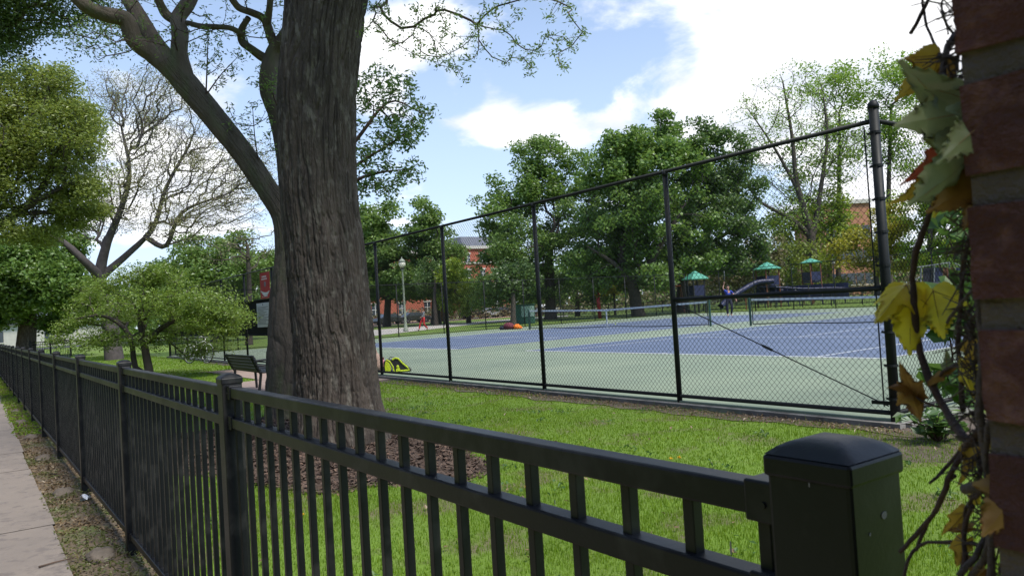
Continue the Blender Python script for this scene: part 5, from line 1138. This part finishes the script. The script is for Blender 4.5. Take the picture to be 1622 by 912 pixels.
big('tall half bare grey tree with a forked trunk right of the maples', 1294, 88, [(1175, 250, 45, 60), (1340, 230, 40, 60), (1260, 340, 70, 35), (1240, 150, 70, 45), (1200, 210, 60, 60), (1270, 220, 70, 65), (1310, 160, 45, 50), (1220, 290, 70, 50), (1300, 290, 50, 50)], 'leaf_lime', 5, .24, .12, .6, 19, lim=lim, dens=40, alpha=.25, rt=.014, ex=2.4, along=.2, shell=1.7)
big('tall yellow green tree with open crown left of the corner post', 1330, 92, [(1300, 135, 45, 30), (1340, 130, 45, 32), (1330, 190, 45, 40), (1275, 250, 45, 35), (1345, 250, 40, 40)], 'leaf_lime', 26, .30, .18, .9, 20, r0=.3, dens=15, zb=8)
big('tallest open crowned green tree right behind the corner post', 1412, 90, [(1405, 110, 50, 32), (1440, 120, 40, 30), (1380, 160, 40, 35), (1430, 180, 50, 40), (1470, 140, 40, 40), (1390, 220, 45, 35), (1450, 240, 50, 45)], 'leaf_lime', 26, .30, .18, .9, 21, r0=.32, dens=15, zb=8)
big('golden leafed tree in front of the orange brick building', 1392, 84, [(1390, 380, 45, 40), (1350, 400, 35, 30), (1420, 350, 40, 45), (1410, 410, 50, 30)], 'leaf_gold', 45, .3, .19, .8, 22, r0=.3, dens=14)
big('yellow green bushy tree left of the orange brick building', 1318, 90, [(1310, 370, 38, 42), (1325, 330, 35, 30), (1300, 405, 45, 30), (1275, 330, 40, 40), (1245, 360, 40, 40)], 'leaf_yellow', 45, .3, .19, .8, 23, r0=.3, dens=14)
big('yellow green tree behind the vine, right of the corner post', 1475, 78, [(1450, 330, 45, 45), (1490, 300, 45, 50), (1520, 350, 50, 50), (1460, 390, 45, 30), (1560, 310, 60, 60)], 'leaf_yellow', 45, .28, .18, .75, 24, r0=.35, dens=14)
big('brownish olive thicket tree behind the serving person', 1150, 84, [(1150, 425, 45, 30), (1195, 410, 40, 40), (1120, 440, 40, 25), (1180, 450, 50, 22)], 'leaf_brown', 50, .28, .17, .75, 25, r0=.25, dens=15)
big('olive thicket tree behind the low roofed play tower', 1238, 86, [(1230, 405, 45, 35), (1270, 420, 40, 30), (1215, 440, 40, 25), (1300, 440, 40, 20)], 'leaf_olive', 50, .28, .17, .75, 26, r0=.25, dens=15)
big('small golden bush tree right of the single red post', 975, 72, [(972, 450, 18, 13), (962, 462, 14, 8), (985, 445, 12, 10)], 'leaf_gold', 40, .22, .14, .4, 27, r0=.1, dens=60, bark_='bark_far')
big('dark green tree low behind the left net, left of the red post', 915, 78, [(915, 450, 50, 25), (880, 460, 40, 20), (945, 470, 30, 16)], 'leaf_deep', 50, .28, .17, .7, 28, r0=.25, dens=22)
# slim bare trunks by the paths
for (x, t, y1, lb) in [(690, 74, 440, 'dark slim park tree beside the orange brown board'), (706, 80, 450, 'thin dark park tree right of the orange brown board'), (812, 56, 440, 'slim dark tree right above the maroon backpack')]:
    bl = [(x, y1-10, 26, 22), (x+14, y1+6, 22, 16), (x-14, y1+6, 22, 16)]
    big(lb, x, t, bl, 'leaf_deep', 40, .24, .15, .6, 30+x % 9, r0=.2, dens=40)
# far-off wood that closes the view
rg2 = np.random.default_rng(77); C = []
for x in np.arange(-260, 1720, 7):
    t = rg2.uniform(150, 185); top = rg2.uniform(5.5, 10.5); p = gb(x, t); n = 90
    C.append(np.c_[p[0]+rg2.normal(0, 2.6, n), p[1]+rg2.normal(0, 2.6, n), rg2.uniform(0, 1, n)**.8*top])
b = MB(); b.quads(leaves(np.concatenate(C), 1.5, 1.2, .3, rg2)); tag(build(b, 'distant_woods', 'leaf_mid'), 'green wood closing the view far beyond the park', 'woods', kind='stuff')
# bushes low behind the playground fence and along the street
C = []
for x in np.arange(440, 1700, 9):
    t = rg2.uniform(92, 104) if x > 900 else rg2.uniform(104, 110); p = gb(x, t); n = 60; top = rg2.uniform(1.4, 3.4) if x > 900 else rg2.uniform(.8, 2.2)
    C.append(np.c_[p[0]+rg2.normal(0, 1.0, n), p[1]+rg2.normal(0, 1.0, n), rg2.uniform(0, 1, n)*top])
b = MB(); b.quads(leaves(np.concatenate(C), .5, .3, .3, rg2)); tag(build(b, 'undergrowth', 'leaf_brown'), 'brownish undergrowth behind the playground and the street', 'undergrowth', kind='stuff')
# ------------------------------------------------------------------ brick pillar beside the camera
PX0, PY0 = -.216, .50
pil = thing('brick_pillar', (PX0+.3, PY0+.2, -.1), 'old red brick pillar with wide mortar joints at the right border', 'pillar')
b = MB(); b.span((PX0+.0025, PY0+.0032, -.3), (PX0+.60, PY0+.40, 3.2)); build(b, 'mortar', 'mortar', pil)
zj = onY(1590, 500, PY0)[2]; CO = .0757
rg = np.random.default_rng(12)
z0 = onY(1585, 522, PY0)[2]                              # top of one visible course
nrow = int((z0+.3)/CO); b = MB()
z = z0-nrow*CO; row = 0
def brickbox(mb, a, c):
    ctr = (np.array(a)+np.array(c))/2; d = np.abs(np.array(c)-np.array(a)); n = 5
    # a worn block: a grid on each face, corners knocked in
    g = np.linspace(-1, 1, n); V = []; idx = {}; Fq = []
    def vid(p):
        k = tuple(np.round(p, 4))
        if k not in idx: idx[k] = len(V); V.append(p)
        return idx[k]
    for ax in range(3):
        for s in (-1, 1):
            for i in range(n-1):
                for j in range(n-1):
                    q = []
                    for (u, v) in ((g[i], g[j]), (g[i+1], g[j]), (g[i+1], g[j+1]), (g[i], g[j+1])):
                        p = [0, 0, 0]; p[ax] = s; p[(ax+1) % 3] = u; p[(ax+2) % 3] = v; q.append(vid(tuple(p)))
                    Fq.append(tuple(q if s > 0 else q[::-1]))
    V = np.array(V); e = np.sum(np.abs(V) > .99, 1)
    W_ = V*d/2; W_ -= np.sign(V)*(e[:, None] >= 2)*rg.uniform(.0002, .0011, V.shape)*(1+1.5*(rg.random(V.shape) < .12)); W_ += rg.normal(0, .0005, V.shape)
    mb.add(W_+ctr, Fq)
while z < 3.15:
    off = 0 if row % 2 else -.1
    x = PX0+off*0
    L1 = .095 if row % 2 else .20; xx = PX0+rg.normal(0, .0008); first = True
    while xx < PX0+.60:
        L_ = L1 if first else .20; first = False; j = rg.normal(0, .001)
        xe = min(xx+L_, PX0+.605); brickbox(b, (xx, PY0+j, z-.057), (xe, PY0+.097, z)); xx = xe+.012
    yy = PY0+.11
    while yy < PY0+.36:
        brickbox(b, (PX0+rg.normal(0, .002), yy, z-.057), (PX0+.1, min(yy+.2, PY0+.40), z)); yy += .212
    z += CO; row += 1
build(b, 'bricks', 'brick', pil, smooth=False)

# ------------------------------------------------------------------ creeper on the pillar
cr_ = thing('creeper', (PX0, PY0+.03, -.06), 'climbing vine with yellow, bronze and green lobed leaves on the brick pillar', 'vine')
def stem(pts, r0, r1, m='vine_stem', t=None, wob=.0015, n=10):
    P = np.array([at(*p) if len(p) == 3 else at(p[0], p[1], t) for p in pts]); q, r = resample(P, np.linspace(r0, r1, len(P)), .008)
    q = q+np.cumsum(rg.normal(0, wob*.35, q.shape), 0)*.3+rg.normal(0, wob*.25, q.shape); r = r*(1+.18*np.sin(np.arange(len(r))*.9)*rg.random(len(r)))
    b = MB(); b.tube(q, r, n); build(b, 'stem', m, cr_, smooth=True); return q
stem([(1512, 55, .56), (1500, 80, .55), (1492, 110, .55), (1505, 160, .54), (1530, 200, .53), (1548, 260, .52), (1545, 330, .52), (1552, 400, .515), (1548, 470, .515), (1556, 560, .51), (1552, 640, .51), (1560, 720, .51), (1570, 800, .51), (1566, 920, .51)], .0022, .0026, 'vine_dead')
stem([(1500, 268, .60), (1480, 320, .62), (1463, 365, .63), (1450, 410, .64), (1447, 445, .645), (1449, 490, .645), (1452, 530, .645), (1462, 570, .64), (1478, 615, .63), (1495, 645, .62), (1520, 685, .59), (1545, 715, .56), (1565, 745, .53)], .0022, .0036)
stem([(1508, 255, .60), (1535, 225, .57), (1560, 205, .54), (1590, 195, .51)], .0018, .003)
stem([(1548, 330, .56), (1535, 375, .60), (1524, 420, .62), (1520, 480, .62), (1515, 540, .62), (1520, 600, .61), (1522, 650, .61)], .0018, .002)
stem([(1556, 480, .55), (1535, 520, .6), (1530, 555, .62), (1545, 600, .6), (1560, 640, .55)], .0015, .002)
stem([(1622, 350, .50), (1595, 385, .5), (1570, 430, .5), (1545, 455, .53), (1520, 480, .57), (1500, 510, .6)], .002, .0012, 'vine_dead')
stem([(1426, 874, .62), (1440, 856, .61), (1462, 832, .60), (1488, 795, .58), (1498, 768, .57), (1510, 735, .56), (1530, 705, .55), (1552, 680, .53)], .0016, .0026)
stem([(1452, 872, .62), (1462, 845, .61), (1478, 815, .60), (1492, 790, .59), (1503, 760, .58), (1512, 752, .57)], .0012, .0018)
stem([(1430, 920, .6), (1438, 890, .6), (1452, 868, .6), (1474, 858, .59), (1495, 860, .58), (1520, 858, .57), (1545, 862, .54)], .0011, .0018)
stem([(1470, 765, .6), (1490, 750, .6), (1520, 715, .59), (1535, 690, .56)], .001, .0018)
stem([(1527, 773, .52), (1545, 770, .51), (1570, 771, .50), (1590, 776, .497)], .0034, .0042, 'vine_dead')
stem([(1575, 640, .50), (1562, 700, .505), (1562, 760, .51), (1570, 830, .51), (1560, 880, .52), (1535, 920, .53)], .0016, .0028, 'vine_dead')
stem([(1560, 850, .53), (1548, 880, .53), (1520, 915, .53)], .0018, .0024, 'vine_dead')
stem([(1540, 800, .54), (1528, 840, .55), (1530, 880, .55), (1522, 920, .55)], .0014, .002)
stem([(1560, 775, .52), (1535, 800, .55), (1525, 850, .57), (1515, 890, .58)], .0013, .0016)
stem([(1600, 640, .497), (1590, 680, .497), (1605, 730, .497), (1622, 760, .497)], .0018, .0018, 'vine_dead')
stem([(1622, 240, .49), (1590, 200, .495), (1560, 180, .5), (1520, 150, .52), (1495, 120, .54)], .0022, .0014, 'vine_dead')
stem([(1512, 60, .56), (1492, 20, .58), (1500, -40, .6)], .001, .001); stem([(1443, 54, .62), (1458, 25, .62), (1475, -10, .62)], .0016, .0014, n=8)
stem([(1462, -10, .62), (1463, 20, .62), (1470, 45, .61), (1480, 70, .6), (1490, 90, .57)], .001, .0012)
stem([(1448, 495, .645), (1440, 470, .65), (1437, 455, .66)], .0008, .001); stem([(1455, 520, .645), (1475, 490, .65), (1482, 480, .65)], .0008, .001)
stem([(1478, 615, .63), (1495, 590, .62), (1520, 575, .61), (1545, 570, .58)], .0012, .0016); stem([(1495, 645, .62), (1470, 640, .63), (1445, 625, .64)], .001, .0009)
b = MB()
for q in range(420):
    y_ = rg.uniform(-20, 930); xe = 1507+.064*y_; P = at(xe+rg.normal(5, 7), y_, .538+rg.normal(0, .004)); k = P+np.array([rg.normal(-.006, .009), rg.normal(-.004, .006), rg.normal(0, .012)]); m_ = (P+k)/2+rg.normal(0, .004, 3)
    b.tube([P, m_, k], [.0007, .0006, .0003], 4, False)
tag(build(b, 'rootlets', 'vine_dead', cr_), kind='stuff')
HALF = [(.0, .0), (.10, -.09), (.25, -.12), (.37, -.03), (.43, .10), (.47, .24), (.58, .42), (.44, .42), (.30, .47), (.29, .56), (.24, .70), (.11, .88), (.0, 1.03)]
LVL = [HALF[0]]
def vleaf(base, tip, width, m, roll=0., fold=.25, curl=.15, lobes=1., name='leaf'):
    """base, tip: 3-D points of the midrib; width: overall width relative to length"""
    B = np.asarray(base, float); Tn = np.asarray(tip, float); ax = Tn-B; L_ = np.linalg.norm(ax); ax /= L_
    view = (CAM-(B+Tn)/2); view /= np.linalg.norm(view); s = np.cross(ax, view); s /= np.linalg.norm(s); nrm = np.cross(s, ax)
    c, sn = math.cos(roll), math.sin(roll); s, nrm = s*c+nrm*sn, nrm*c-s*sn
    KN = 8; V = []; q = []; rl = np.random.default_rng(int(abs(L_)*1e5) % 9999)
    H_ = np.array(HALF); d_ = np.r_[0, np.cumsum(np.linalg.norm(np.diff(H_, axis=0), axis=1))]; sq = np.linspace(0, d_[-1], 37)
    outl = np.c_[np.interp(sq, d_, H_[:, 0]), np.interp(sq, d_, H_[:, 1])]; outl[1:-1] *= (1+.035*np.where(np.arange(35) % 2 == 0, 1, -1)+rl.normal(0, .014, 35))[:, None]; yy = outl[:, 1]; ph = rl.uniform(0, 6, 4)
    for side in (-1, 1):
        o = len(V); rows = []
        # rows from the midrib out to the outline, so each lobe can bend
        ctr = np.c_[np.zeros(37), np.linspace(0, 1, 37)**1.15*1.03]
        for i in range(len(outl)):
            for k in range(KN):
                f = k/(KN-1); u = ctr[i]*(1-f)+outl[i]*f; x = u[0]*width/.58*.5*(lobes if k else 1); y = u[1]
                zz = -fold*abs(x)*1.1+curl*(y*y)*-.6-.55*max(abs(x)-.22, 0)*curl*2+.03*math.sin(7*y+5*x*side+ph[0])+.016*math.sin(21*y-14*abs(x)+ph[1])*min(1, abs(x)*6)+.05*math.sin(4*x*side+3*y+ph[2])*abs(x)+.05*math.sin(9*y+ph[3])*f*f*abs(x)
                V.append(B+L_*(ax*y+s*x*side+nrm*zz))
        n_ = len(outl)
        for i in range(n_-1):
            for k in range(KN-1):
                a = o+i*KN+k; r_ = (a, a+1, a+KN+1, a+KN); q.append(r_ if side > 0 else r_[::-1])
    b = MB(); b.arr(V, q); lf = build(b, name, m, cr_, smooth=True)
    b = MB(); lift = nrm*.0006                             # raised veins
    for e_, yb in (((0, .97), 0.0), ((.5*width, .38), .05), ((-.5*width, .38), .05)):
        pts = []
        for f in np.linspace(0, .9, 6):
            x = e_[0]*f*.86; y = yb+(e_[1]-yb)*f; zz = -fold*abs(x)*1.1+curl*(y*y)*-.6-.55*max(abs(x)-.22, 0)*curl*2
            pts.append(B+L_*(ax*y+s*x+nrm*zz)+lift)
        b.tube(pts, np.linspace(.0004, .0002, 6), 4)
    build(b, 'veins', 'vine_bronze', lf)
    return lf
def VL(x0, y0, t0, x1, y1, t1, w, m, roll=0., fold=.25, curl=.15): return vleaf(at(x0, y0, t0), at(x1, y1, t1), w, m, roll, fold, curl)
VL(1439, 449, .66, 1388, 500, .63, .62, 'vine_yellow', -.5, .5, .2)            # the yellow trio in the gap
VL(1440, 455, .66, 1443, 556, .635, .92, 'vine_yellow', .15, .2, .12)
VL(1478, 458, .65, 1489, 528, .62, .95, 'vine_yellow', -.35, .35, .2)
VL(1560, 215, .56, 1425, 140, .50, .62, 'vine_green', .9, .3, .3)              # big blurred green leaves above
VL(1575, 175, .50, 1440, 185, .47, .75, 'vine_green', -.5, .3, .25)
VL(1560, 225, .49, 1465, 320, .47, .80, 'vine_green', .55, .35, .2)
VL(1595, 160, .47, 1500, 245, .45, .7, 'vine_green', 0., .2, .25)
VL(1530, 262, .54, 1438, 320, .52, .55, 'vine_amber', .5, .4, .3)
VL(1520, 255, .55, 1480, 330, .53, .7, 'vine_yellow', -.3, .35, .25)
VL(1510, 230, .53, 1440, 290, .52, .40, 'vine_red', .4, .4, .2)
VL(1490, 85, .58, 1440, 150, .56, .62, 'vine_amber', .5, .5, .3)
VL(1502, 95, .58, 1470, 160, .57, .55, 'vine_bronze', -.4, .4, .2)
VL(1585, 265, .49, 1490, 330, .47, .7, 'vine_bronze', .3, .3, .3)
VL(1562, 290, .5, 1525, 352, .49, .7, 'vine_bronze', -.4, .3, .3)
VL(1550, 340, .53, 1500, 300, .54, .5, 'vine_red', .6, .4, .3)
VL(1452, 632, .64, 1424, 585, .62, .5, 'vine_bronze', .4, .4, .3)
VL(1450, 612, .64, 1412, 610, .63, .55, 'vine_bronze', -.5, .4, .3)
VL(1440, 612, .64, 1460, 664, .63, .95, 'vine_bronze', .2, .4, .25)
VL(1525, 570, .6, 1542, 640, .59, .55, 'vine_yellow', -.5, .5, .25)
VL(1550, 540, .56, 1530, 590, .58, .5, 'vine_amber', .5, .5, .25)
VL(1500, 590, .62, 1498, 550, .63, .5, 'vine_green', .3, .5, .1)
VL(1470, 605, .63, 1515, 575, .61, .35, 'vine_bronze', .6, .4, .3)
VL(1556, 700, .54, 1530, 760, .55, .65, 'vine_amber', .4, .5, .3)
VL(1540, 720, .56, 1514, 768, .56, .4, 'vine_amber', -.5, .5, .2)
VL(1620, 760, .46, 1565, 845, .45, .95, 'vine_bronze', .25, .3, .25)
VL(1640, 780, .45, 1580, 760, .46, .7, 'vine_bronze', -.4, .3, .25)
VL(1530, 808, .56, 1495, 852, .57, .5, 'vine_amber', .5, .5, .25)
VL(1545, 775, .56, 1530, 820, .57, .4, 'vine_yellow', -.5, .5, .2)
VL(1540, 835, .55, 1495, 845, .57, .35, 'vine_bronze', .3, .5, .3)
VL(1530, 855, .55, 1518, 905, .56, .6, 'vine_amber', .3, .5, .3)
VL(1515, 870, .56, 1542, 912, .55, .5, 'vine_bronze', -.4, .5, .3)
VL(1560, 900, .52, 1530, 930, .53, .6, 'vine_bronze', .3, .5, .3)

# ------------------------------------------------------------------ green shrub rooted behind the pillar, plant at the corner post
tS = 2.05
bS = gb(1580, tS, -.07)
T = np.r_[px_targets([(1515, 345), (1535, 330), (1550, 350), (1500, 360), (1540, 375), (1515, 395), (1550, 390), (1530, 305), (1560, 300), (1570, 340), (1560, 420), (1600, 360), (1600, 420)], tS, .10, 2, 9), px_targets([(1510, 465), (1530, 455), (1545, 470), (1490, 470), (1500, 490), (1525, 490), (1545, 500), (1510, 515), (1535, 525), (1490, 510), (1550, 440), (1560, 520), (1590, 480)], tS, .10, 3, 8), px_targets([(1500, 590), (1520, 610), (1495, 615), (1535, 590), (1480, 600), (1525, 635)], tS, .08, 2, 6)]
tree('shrub', bS, at(1575, 400, tS), .02, T, 'glossy green shrub growing up behind the brick pillar', 'shrub', 'vine_stem', 'leaf_shrub', 7, .056, .036, .032, step=.09, zb=.3, rtwig=.0016, seed=50, up=.5, ex=2.3)
pl_ = thing('plant', (*gnd(1485, 700, -.07)[:2], -.07), 'leafy green weed plant at the foot of the corner post', 'plant')
c0 = np.array([*gnd(1485, 700, -.07)[:2], -.07]); b = MB(); C = []
for q in range(34):
    a = rg.uniform(0, 2*math.pi); rr = rg.uniform(.08, .33); e = c0+(rr*math.cos(a), rr*math.sin(a), rg.uniform(.10, .30)); b.tube([c0+(e-c0)*.05, c0+(e-c0)*.5+(0, 0, .06), e], [.005, .004, .002], 4)
    for f in np.linspace(.35, 1, 5): C.append(c0+(e-c0)*f+rg.normal(0, .03, 3)+(0, 0, .04))
build(b, 'stem', 'vine_stem', pl_); b = MB(); b.quads(leaves(np.array(C), .11, .065, .8, rg)); build(b, 'leaf', 'leaf_shrub', pl_)

# ------------------------------------------------------------------ mulch, grass, weeds, litter
mc = np.array([-8.35, 3.0]); mr_ = (2.75, 1.45)
def mulch_r(a): return 1+.06*math.sin(3*a+1)+.05*math.sin(7*a)+.03*math.sin(13*a+2)
b = MB(); V = []; NA, NR = 64, 12
for i in range(NR+1):
    f = i/NR
    for j in range(NA):
        a = 2*math.pi*j/NA; k = f*mulch_r(a); x, y = mc[0]+mr_[0]*k*math.cos(a), mc[1]+mr_[1]*k*math.sin(a); V.append((x, y, -.078+.10*(1-f**2.2)+rg.normal(0, .006)*(1-f)))
b.arr(V, [(i*NA+j, (i+1)*NA+j, (i+1)*NA+(j+1) % NA, i*NA+(j+1) % NA) for i in range(NR) for j in range(NA)])
n = 15000; a = rg.uniform(0, 2*math.pi, n); f = rg.random(n)**.5*1.03; k = f*np.array([mulch_r(x) for x in a])
C = np.c_[mc[0]+mr_[0]*k*np.cos(a), mc[1]+mr_[1]*k*np.sin(a), -.072+.10*np.clip(1-f**2.2, 0, 1)+rg.uniform(0, .022, n)]
d = rg.normal(size=(n, 3)); d[:, 2] *= .28; d /= np.linalg.norm(d, axis=1)[:, None]; s = np.cross(d, rg.normal(size=(n, 3))*(.5, .5, 1)); s /= np.linalg.norm(s, axis=1)[:, None]
l = rg.uniform(.012, .045, n)[:, None]; w = rg.uniform(.004, .012, n)[:, None]
b.quads(np.stack([C-d*l-s*w, C+d*l-s*w*.8, C+d*l*.9+s*w, C-d*l+s*w*.9], 1).reshape(-1, 3))
tag(build(b, 'mulch', 'chips'), 'reddish brown wood chip mulch bed around the trees', 'mulch', kind='stuff')
def in_mulch(x, y):
    dx, dy = (x-mc[0])/mr_[0], (y-mc[1])/mr_[1]; a = np.arctan2(dy, dx)
    return np.sqrt(dx*dx+dy*dy) < (1+.06*np.sin(3*a+1)+.05*np.sin(7*a)+.03*np.sin(13*a+2))*.985
def gblades(x0, x1, y0, y1, dens, h, w, lean=.45, keep=None, seed=0, tuft=0., z=None):
    r_ = np.random.default_rng(seed); n = int(abs((x1-x0)*(y1-y0))*dens); x = r_.uniform(x0, x1, n); y = r_.uniform(y0, y1, n)
    ok = ~in_mulch(x, y)
    lush = vnoise((x+60)*.9, (y+20)*.9, 400, 91)*.6+vnoise((x+60)*2.7, (y+20)*2.7, 500, 92)*.4
    ok &= r_.random(n) < .6+.8*lush
    if keep is not None: ok &= keep(x, y)
    x, y, lush = x[ok], y[ok], lush[ok]; n = len(x)
    g = np.full(n, -.08) if z is None else z(x, y)
    g = np.where(y < 5, [zg(a, c) for a, c in zip(x, y)], -.08)
    a = r_.uniform(0, 2*math.pi, n); H = h*r_.uniform(.45, 1.25, n)*(.7+.6*lush); ln = r_.uniform(.1, 1, n)*lean*H; ww = w*r_.uniform(.7, 1.3, n)
    b0 = np.c_[x, y, g-.005]; side = np.c_[np.cos(a+1.57), np.sin(a+1.57), 0*a]; fw = np.c_[np.cos(a), np.sin(a), 0*a]
    m_ = b0+fw*(ln*.35)[:, None]+np.c_[0*a, 0*a, H*.6]; t_ = b0+fw*ln[:, None]+np.c_[0*a, 0*a, H]
    return b0-side*ww[:, None]/2, b0+side*ww[:, None]/2, m_+side*ww[:, None]*.38, m_-side*ww[:, None]*.38, t_
def lawnkeep(x, y): return (y < 7.22-.05*np.sin(x*3.1)-.10*np.abs(np.sin(x*.9)))
def fast(x, y): return lawnkeep(x, y) & ~((x > -18.65) & (x < -14.55) & (y > 3.85) & (y < 7.3)) & ~((x > -24) & (x < -14.9) & (y > 5.5))
b = MB()
for args in [(-3.6, .2, .90, 4.2, 8500, .032, .0034), (-7.5, -3.6, .92, 4.2, 4600, .034, .0042), (-4.2, .5, 4.2, 7.2, 3600, .031, .0052), (-9.5, -4.2, 4.2, 7.2, 2600, .031, .0062), (-16, -9.5, 3.6, 7.2, 1000, .042, .010), (-13, -7.5, .92, 3.6, 1000, .042, .010), (-24, -13, .9, 3.6, 420, .045, .014), (-24, -16, 3.6, 7.2, 420, .045, .014), (-50, -24, .9, 7.2, 150, .05, .022)]:
    A1, A2, A3, A4, A5 = gblades(*args, keep=fast, seed=int(args[4])+int(abs(args[0])*7))
    nn_ = len(A1); V = np.stack([A1, A2, A3, A4, A5], 1).reshape(-1, 3); i = np.arange(nn_)[:, None]*5; o = b.n
    b.v.append(V); b.n += len(V); b.q.append(i+np.array([[0, 1, 2, 3]])+o); b.q.append(i+np.array([[3, 2, 4]])+o)
tag(build(b, 'grass', 'grass'), 'short bright green lawn grass between the two fences', 'grass', kind='stuff')
# taller seed stalks scattered through the lawn
b = MB()
for q in range(260):
    x, y = rg.uniform(-15, -1), rg.uniform(1.2, 7.1)
    if in_mulch(np.array([x]), np.array([y]))[0]: continue
    h = rg.uniform(.09, .2); dx, dy = rg.normal(0, .05, 2); z = zg(x, y); b.tube([(x, y, z), (x+dx*.4, y+dy*.4, z+h*.6), (x+dx, y+dy, z+h)], [.0016, .0013, .0008], 3, False)
tag(build(b, 'grass_stalks', 'leaf_yellow'), 'thin pale grass stalks standing above the lawn', 'grass', kind='stuff')
# broad-leaved weeds and a few dry leaves lying in the lawn
C = []
for q in range(70):
    x, y = rg.uniform(-13, -.5), rg.uniform(1.2, 7.0)
    if in_mulch(np.array([x]), np.array([y]))[0]: continue
    n_ = rg.integers(8, 22); rr = rg.uniform(.03, .12); C.append(np.c_[x+rg.normal(0, rr, n_), y+rg.normal(0, rr, n_), zg(x, y)+rg.uniform(.02, .05, n_)])
b = MB(); b.quads(leaves(np.concatenate(C), .05, .026, .9, rg)); tag(build(b, 'clover', 'leaf_shrub'), 'low broad leaved weeds scattered in the lawn', 'weeds', kind='stuff')
n = 420; x = rg.uniform(-14, 0, n); y = rg.uniform(1., 7.2, n); b = MB(); b.quads(leaves(np.c_[x, y, [zg(a, c)+.03 for a, c in zip(x, y)]], .045, .026, 1.2, rg)); tag(build(b, 'fallen_leaves', 'litter'), 'dry fallen leaves scattered on the lawn', 'leaf litter', kind='stuff')
# weeds and leaf litter on the dirt strip
C = []; n = 22000; x = -rg.random(n)**1.6*42-.6; y = rg.uniform(.38, .86, n); k = vnoise((x+60)*2.3, (y+4)*3.1, 300, 17)
m_ = k > .52; C = np.c_[x, y, [zg(a, c) for a, c in zip(x, y)]]
b = MB(); b.quads(leaves(C[m_]+np.c_[0*x[m_], 0*x[m_], rg.uniform(.005, .04, m_.sum())], .034, .013, .5, rg)); tag(build(b, 'weeds', 'weeds'), 'low weeds in the dirt strip beside the sidewalk', 'weeds', kind='stuff')
b = MB(); m_ = k < .58; b.quads(leaves(C[m_]+np.c_[0*x[m_], 0*x[m_], rg.uniform(.004, .014, m_.sum())], .038, .018, 2.0, rg)); tag(build(b, 'leaf_litter', 'litter'), 'dry leaf litter on the dirt strip under the black fence', 'litter', kind='stuff')
n = 5000; x = rg.uniform(-60, -13, n); y = rg.uniform(.36, .8, n); b = MB(); b.quads(leaves(np.c_[x, y, [zg(a, c)+.03 for a, c in zip(x, y)]], .07, .022, .3, rg)); tag(build(b, 'verge_grass', 'grass'), 'rough grass between the sidewalk and the far end of the black fence', 'grass', kind='stuff')
n = 2600; x = rg.uniform(-14, -3.7, n); y = 7.05+rg.normal(0, .09, n); b = MB(); b.quads(leaves(np.c_[x, y, np.full(n, -.066)+rg.uniform(0, .02, n)], .035, .015, 1., rg)); tag(build(b, 'fence_litter', 'litter'), 'dry leaf scraps along the foot of the court fence', 'litter', kind='stuff')
def on_verge(px, py):
    p = gnd(px, py, -.09); return np.array([p[0], p[1], zg(p[0], p[1])+.01])
P = on_verge(133, 792); b = MB()
g5 = np.linspace(0, 1, 6); V = [P+np.array((-.02+.15*u+.02*v, -.03+.055*v+.02*math.sin(4*u), .012+.02*math.sin(7*u+3*v)+.012*v)) for u in g5 for v in g5]
b.arr(V, [(i*6+j, (i+1)*6+j, (i+1)*6+j+1, i*6+j+1) for i in range(5) for j in range(5)]); tag(build(b, 'paper_scrap', 'paper'), 'crumpled white paper scrap on the dirt strip near a fence post', 'paper')
for pts, lb in [([(80, 755), (98, 757), (112, 760)], 'small dark twig at the sidewalk edge beside the paper scrap'), ([(62, 910), (85, 903), (108, 897), (120, 893)], 'dark twig lying at the lower end of the sidewalk')]:
    Q = np.array([on_verge(*p)+(0, 0, .024) for p in pts]); b = MB(); b.tube(Q, np.linspace(.006, .003, len(Q)), 6); tag(build(b, 'twig', 'twig', smooth=True), lb, 'twig')
DL = [(478, 815, 'yellow dandelion at the front edge of the mulch, leftmost one seen between the pickets'), (453, 803, 'half closed dandelion left of the brighter one by the mulch edge'), (733, 757, 'dandelion at the right tip of the mulch bed'), (834, 772, 'dandelion low in the grass just above the middle rail'), (845, 762, 'dandelion beside the lower one, above the middle rail'), (799, 792, 'dandelion hidden close behind the middle rail'), (1062, 727, 'left dandelion of the pair above the top rail'), (1075, 725, 'right dandelion of the pair above the top rail'), (582, 908, 'dandelion at the bottom edge of the view between two pickets')]
for x, y, lb in DL:
    P = gnd(x, y, -.02); root = thing('dandelion', (P[0], P[1], -.08), lb, 'flower', 'dandelions in the lawn'); b = MB(); b.tube([(P[0], P[1], -.085), (P[0]+.004, P[1], -.02)], .0022, 5); build(b, 'stem', 'leaf_lime', root)
    b = MB(); C = np.repeat(np.array([[P[0]+.004, P[1], -.018]]), 46, 0); d = rg.normal(size=(46, 3)); d[:, 2] = np.abs(d[:, 2])*.6; d /= np.linalg.norm(d, axis=1)[:, None]; s = np.cross(d, (0, 0, 1.)); s /= np.linalg.norm(s, axis=1)[:, None]
    b.quads(np.stack([C, C+d*.014+s*.003, C+d*.021, C+d*.014-s*.003], 1).reshape(-1, 3)); build(b, 'flower_head', 'dandelion', root)
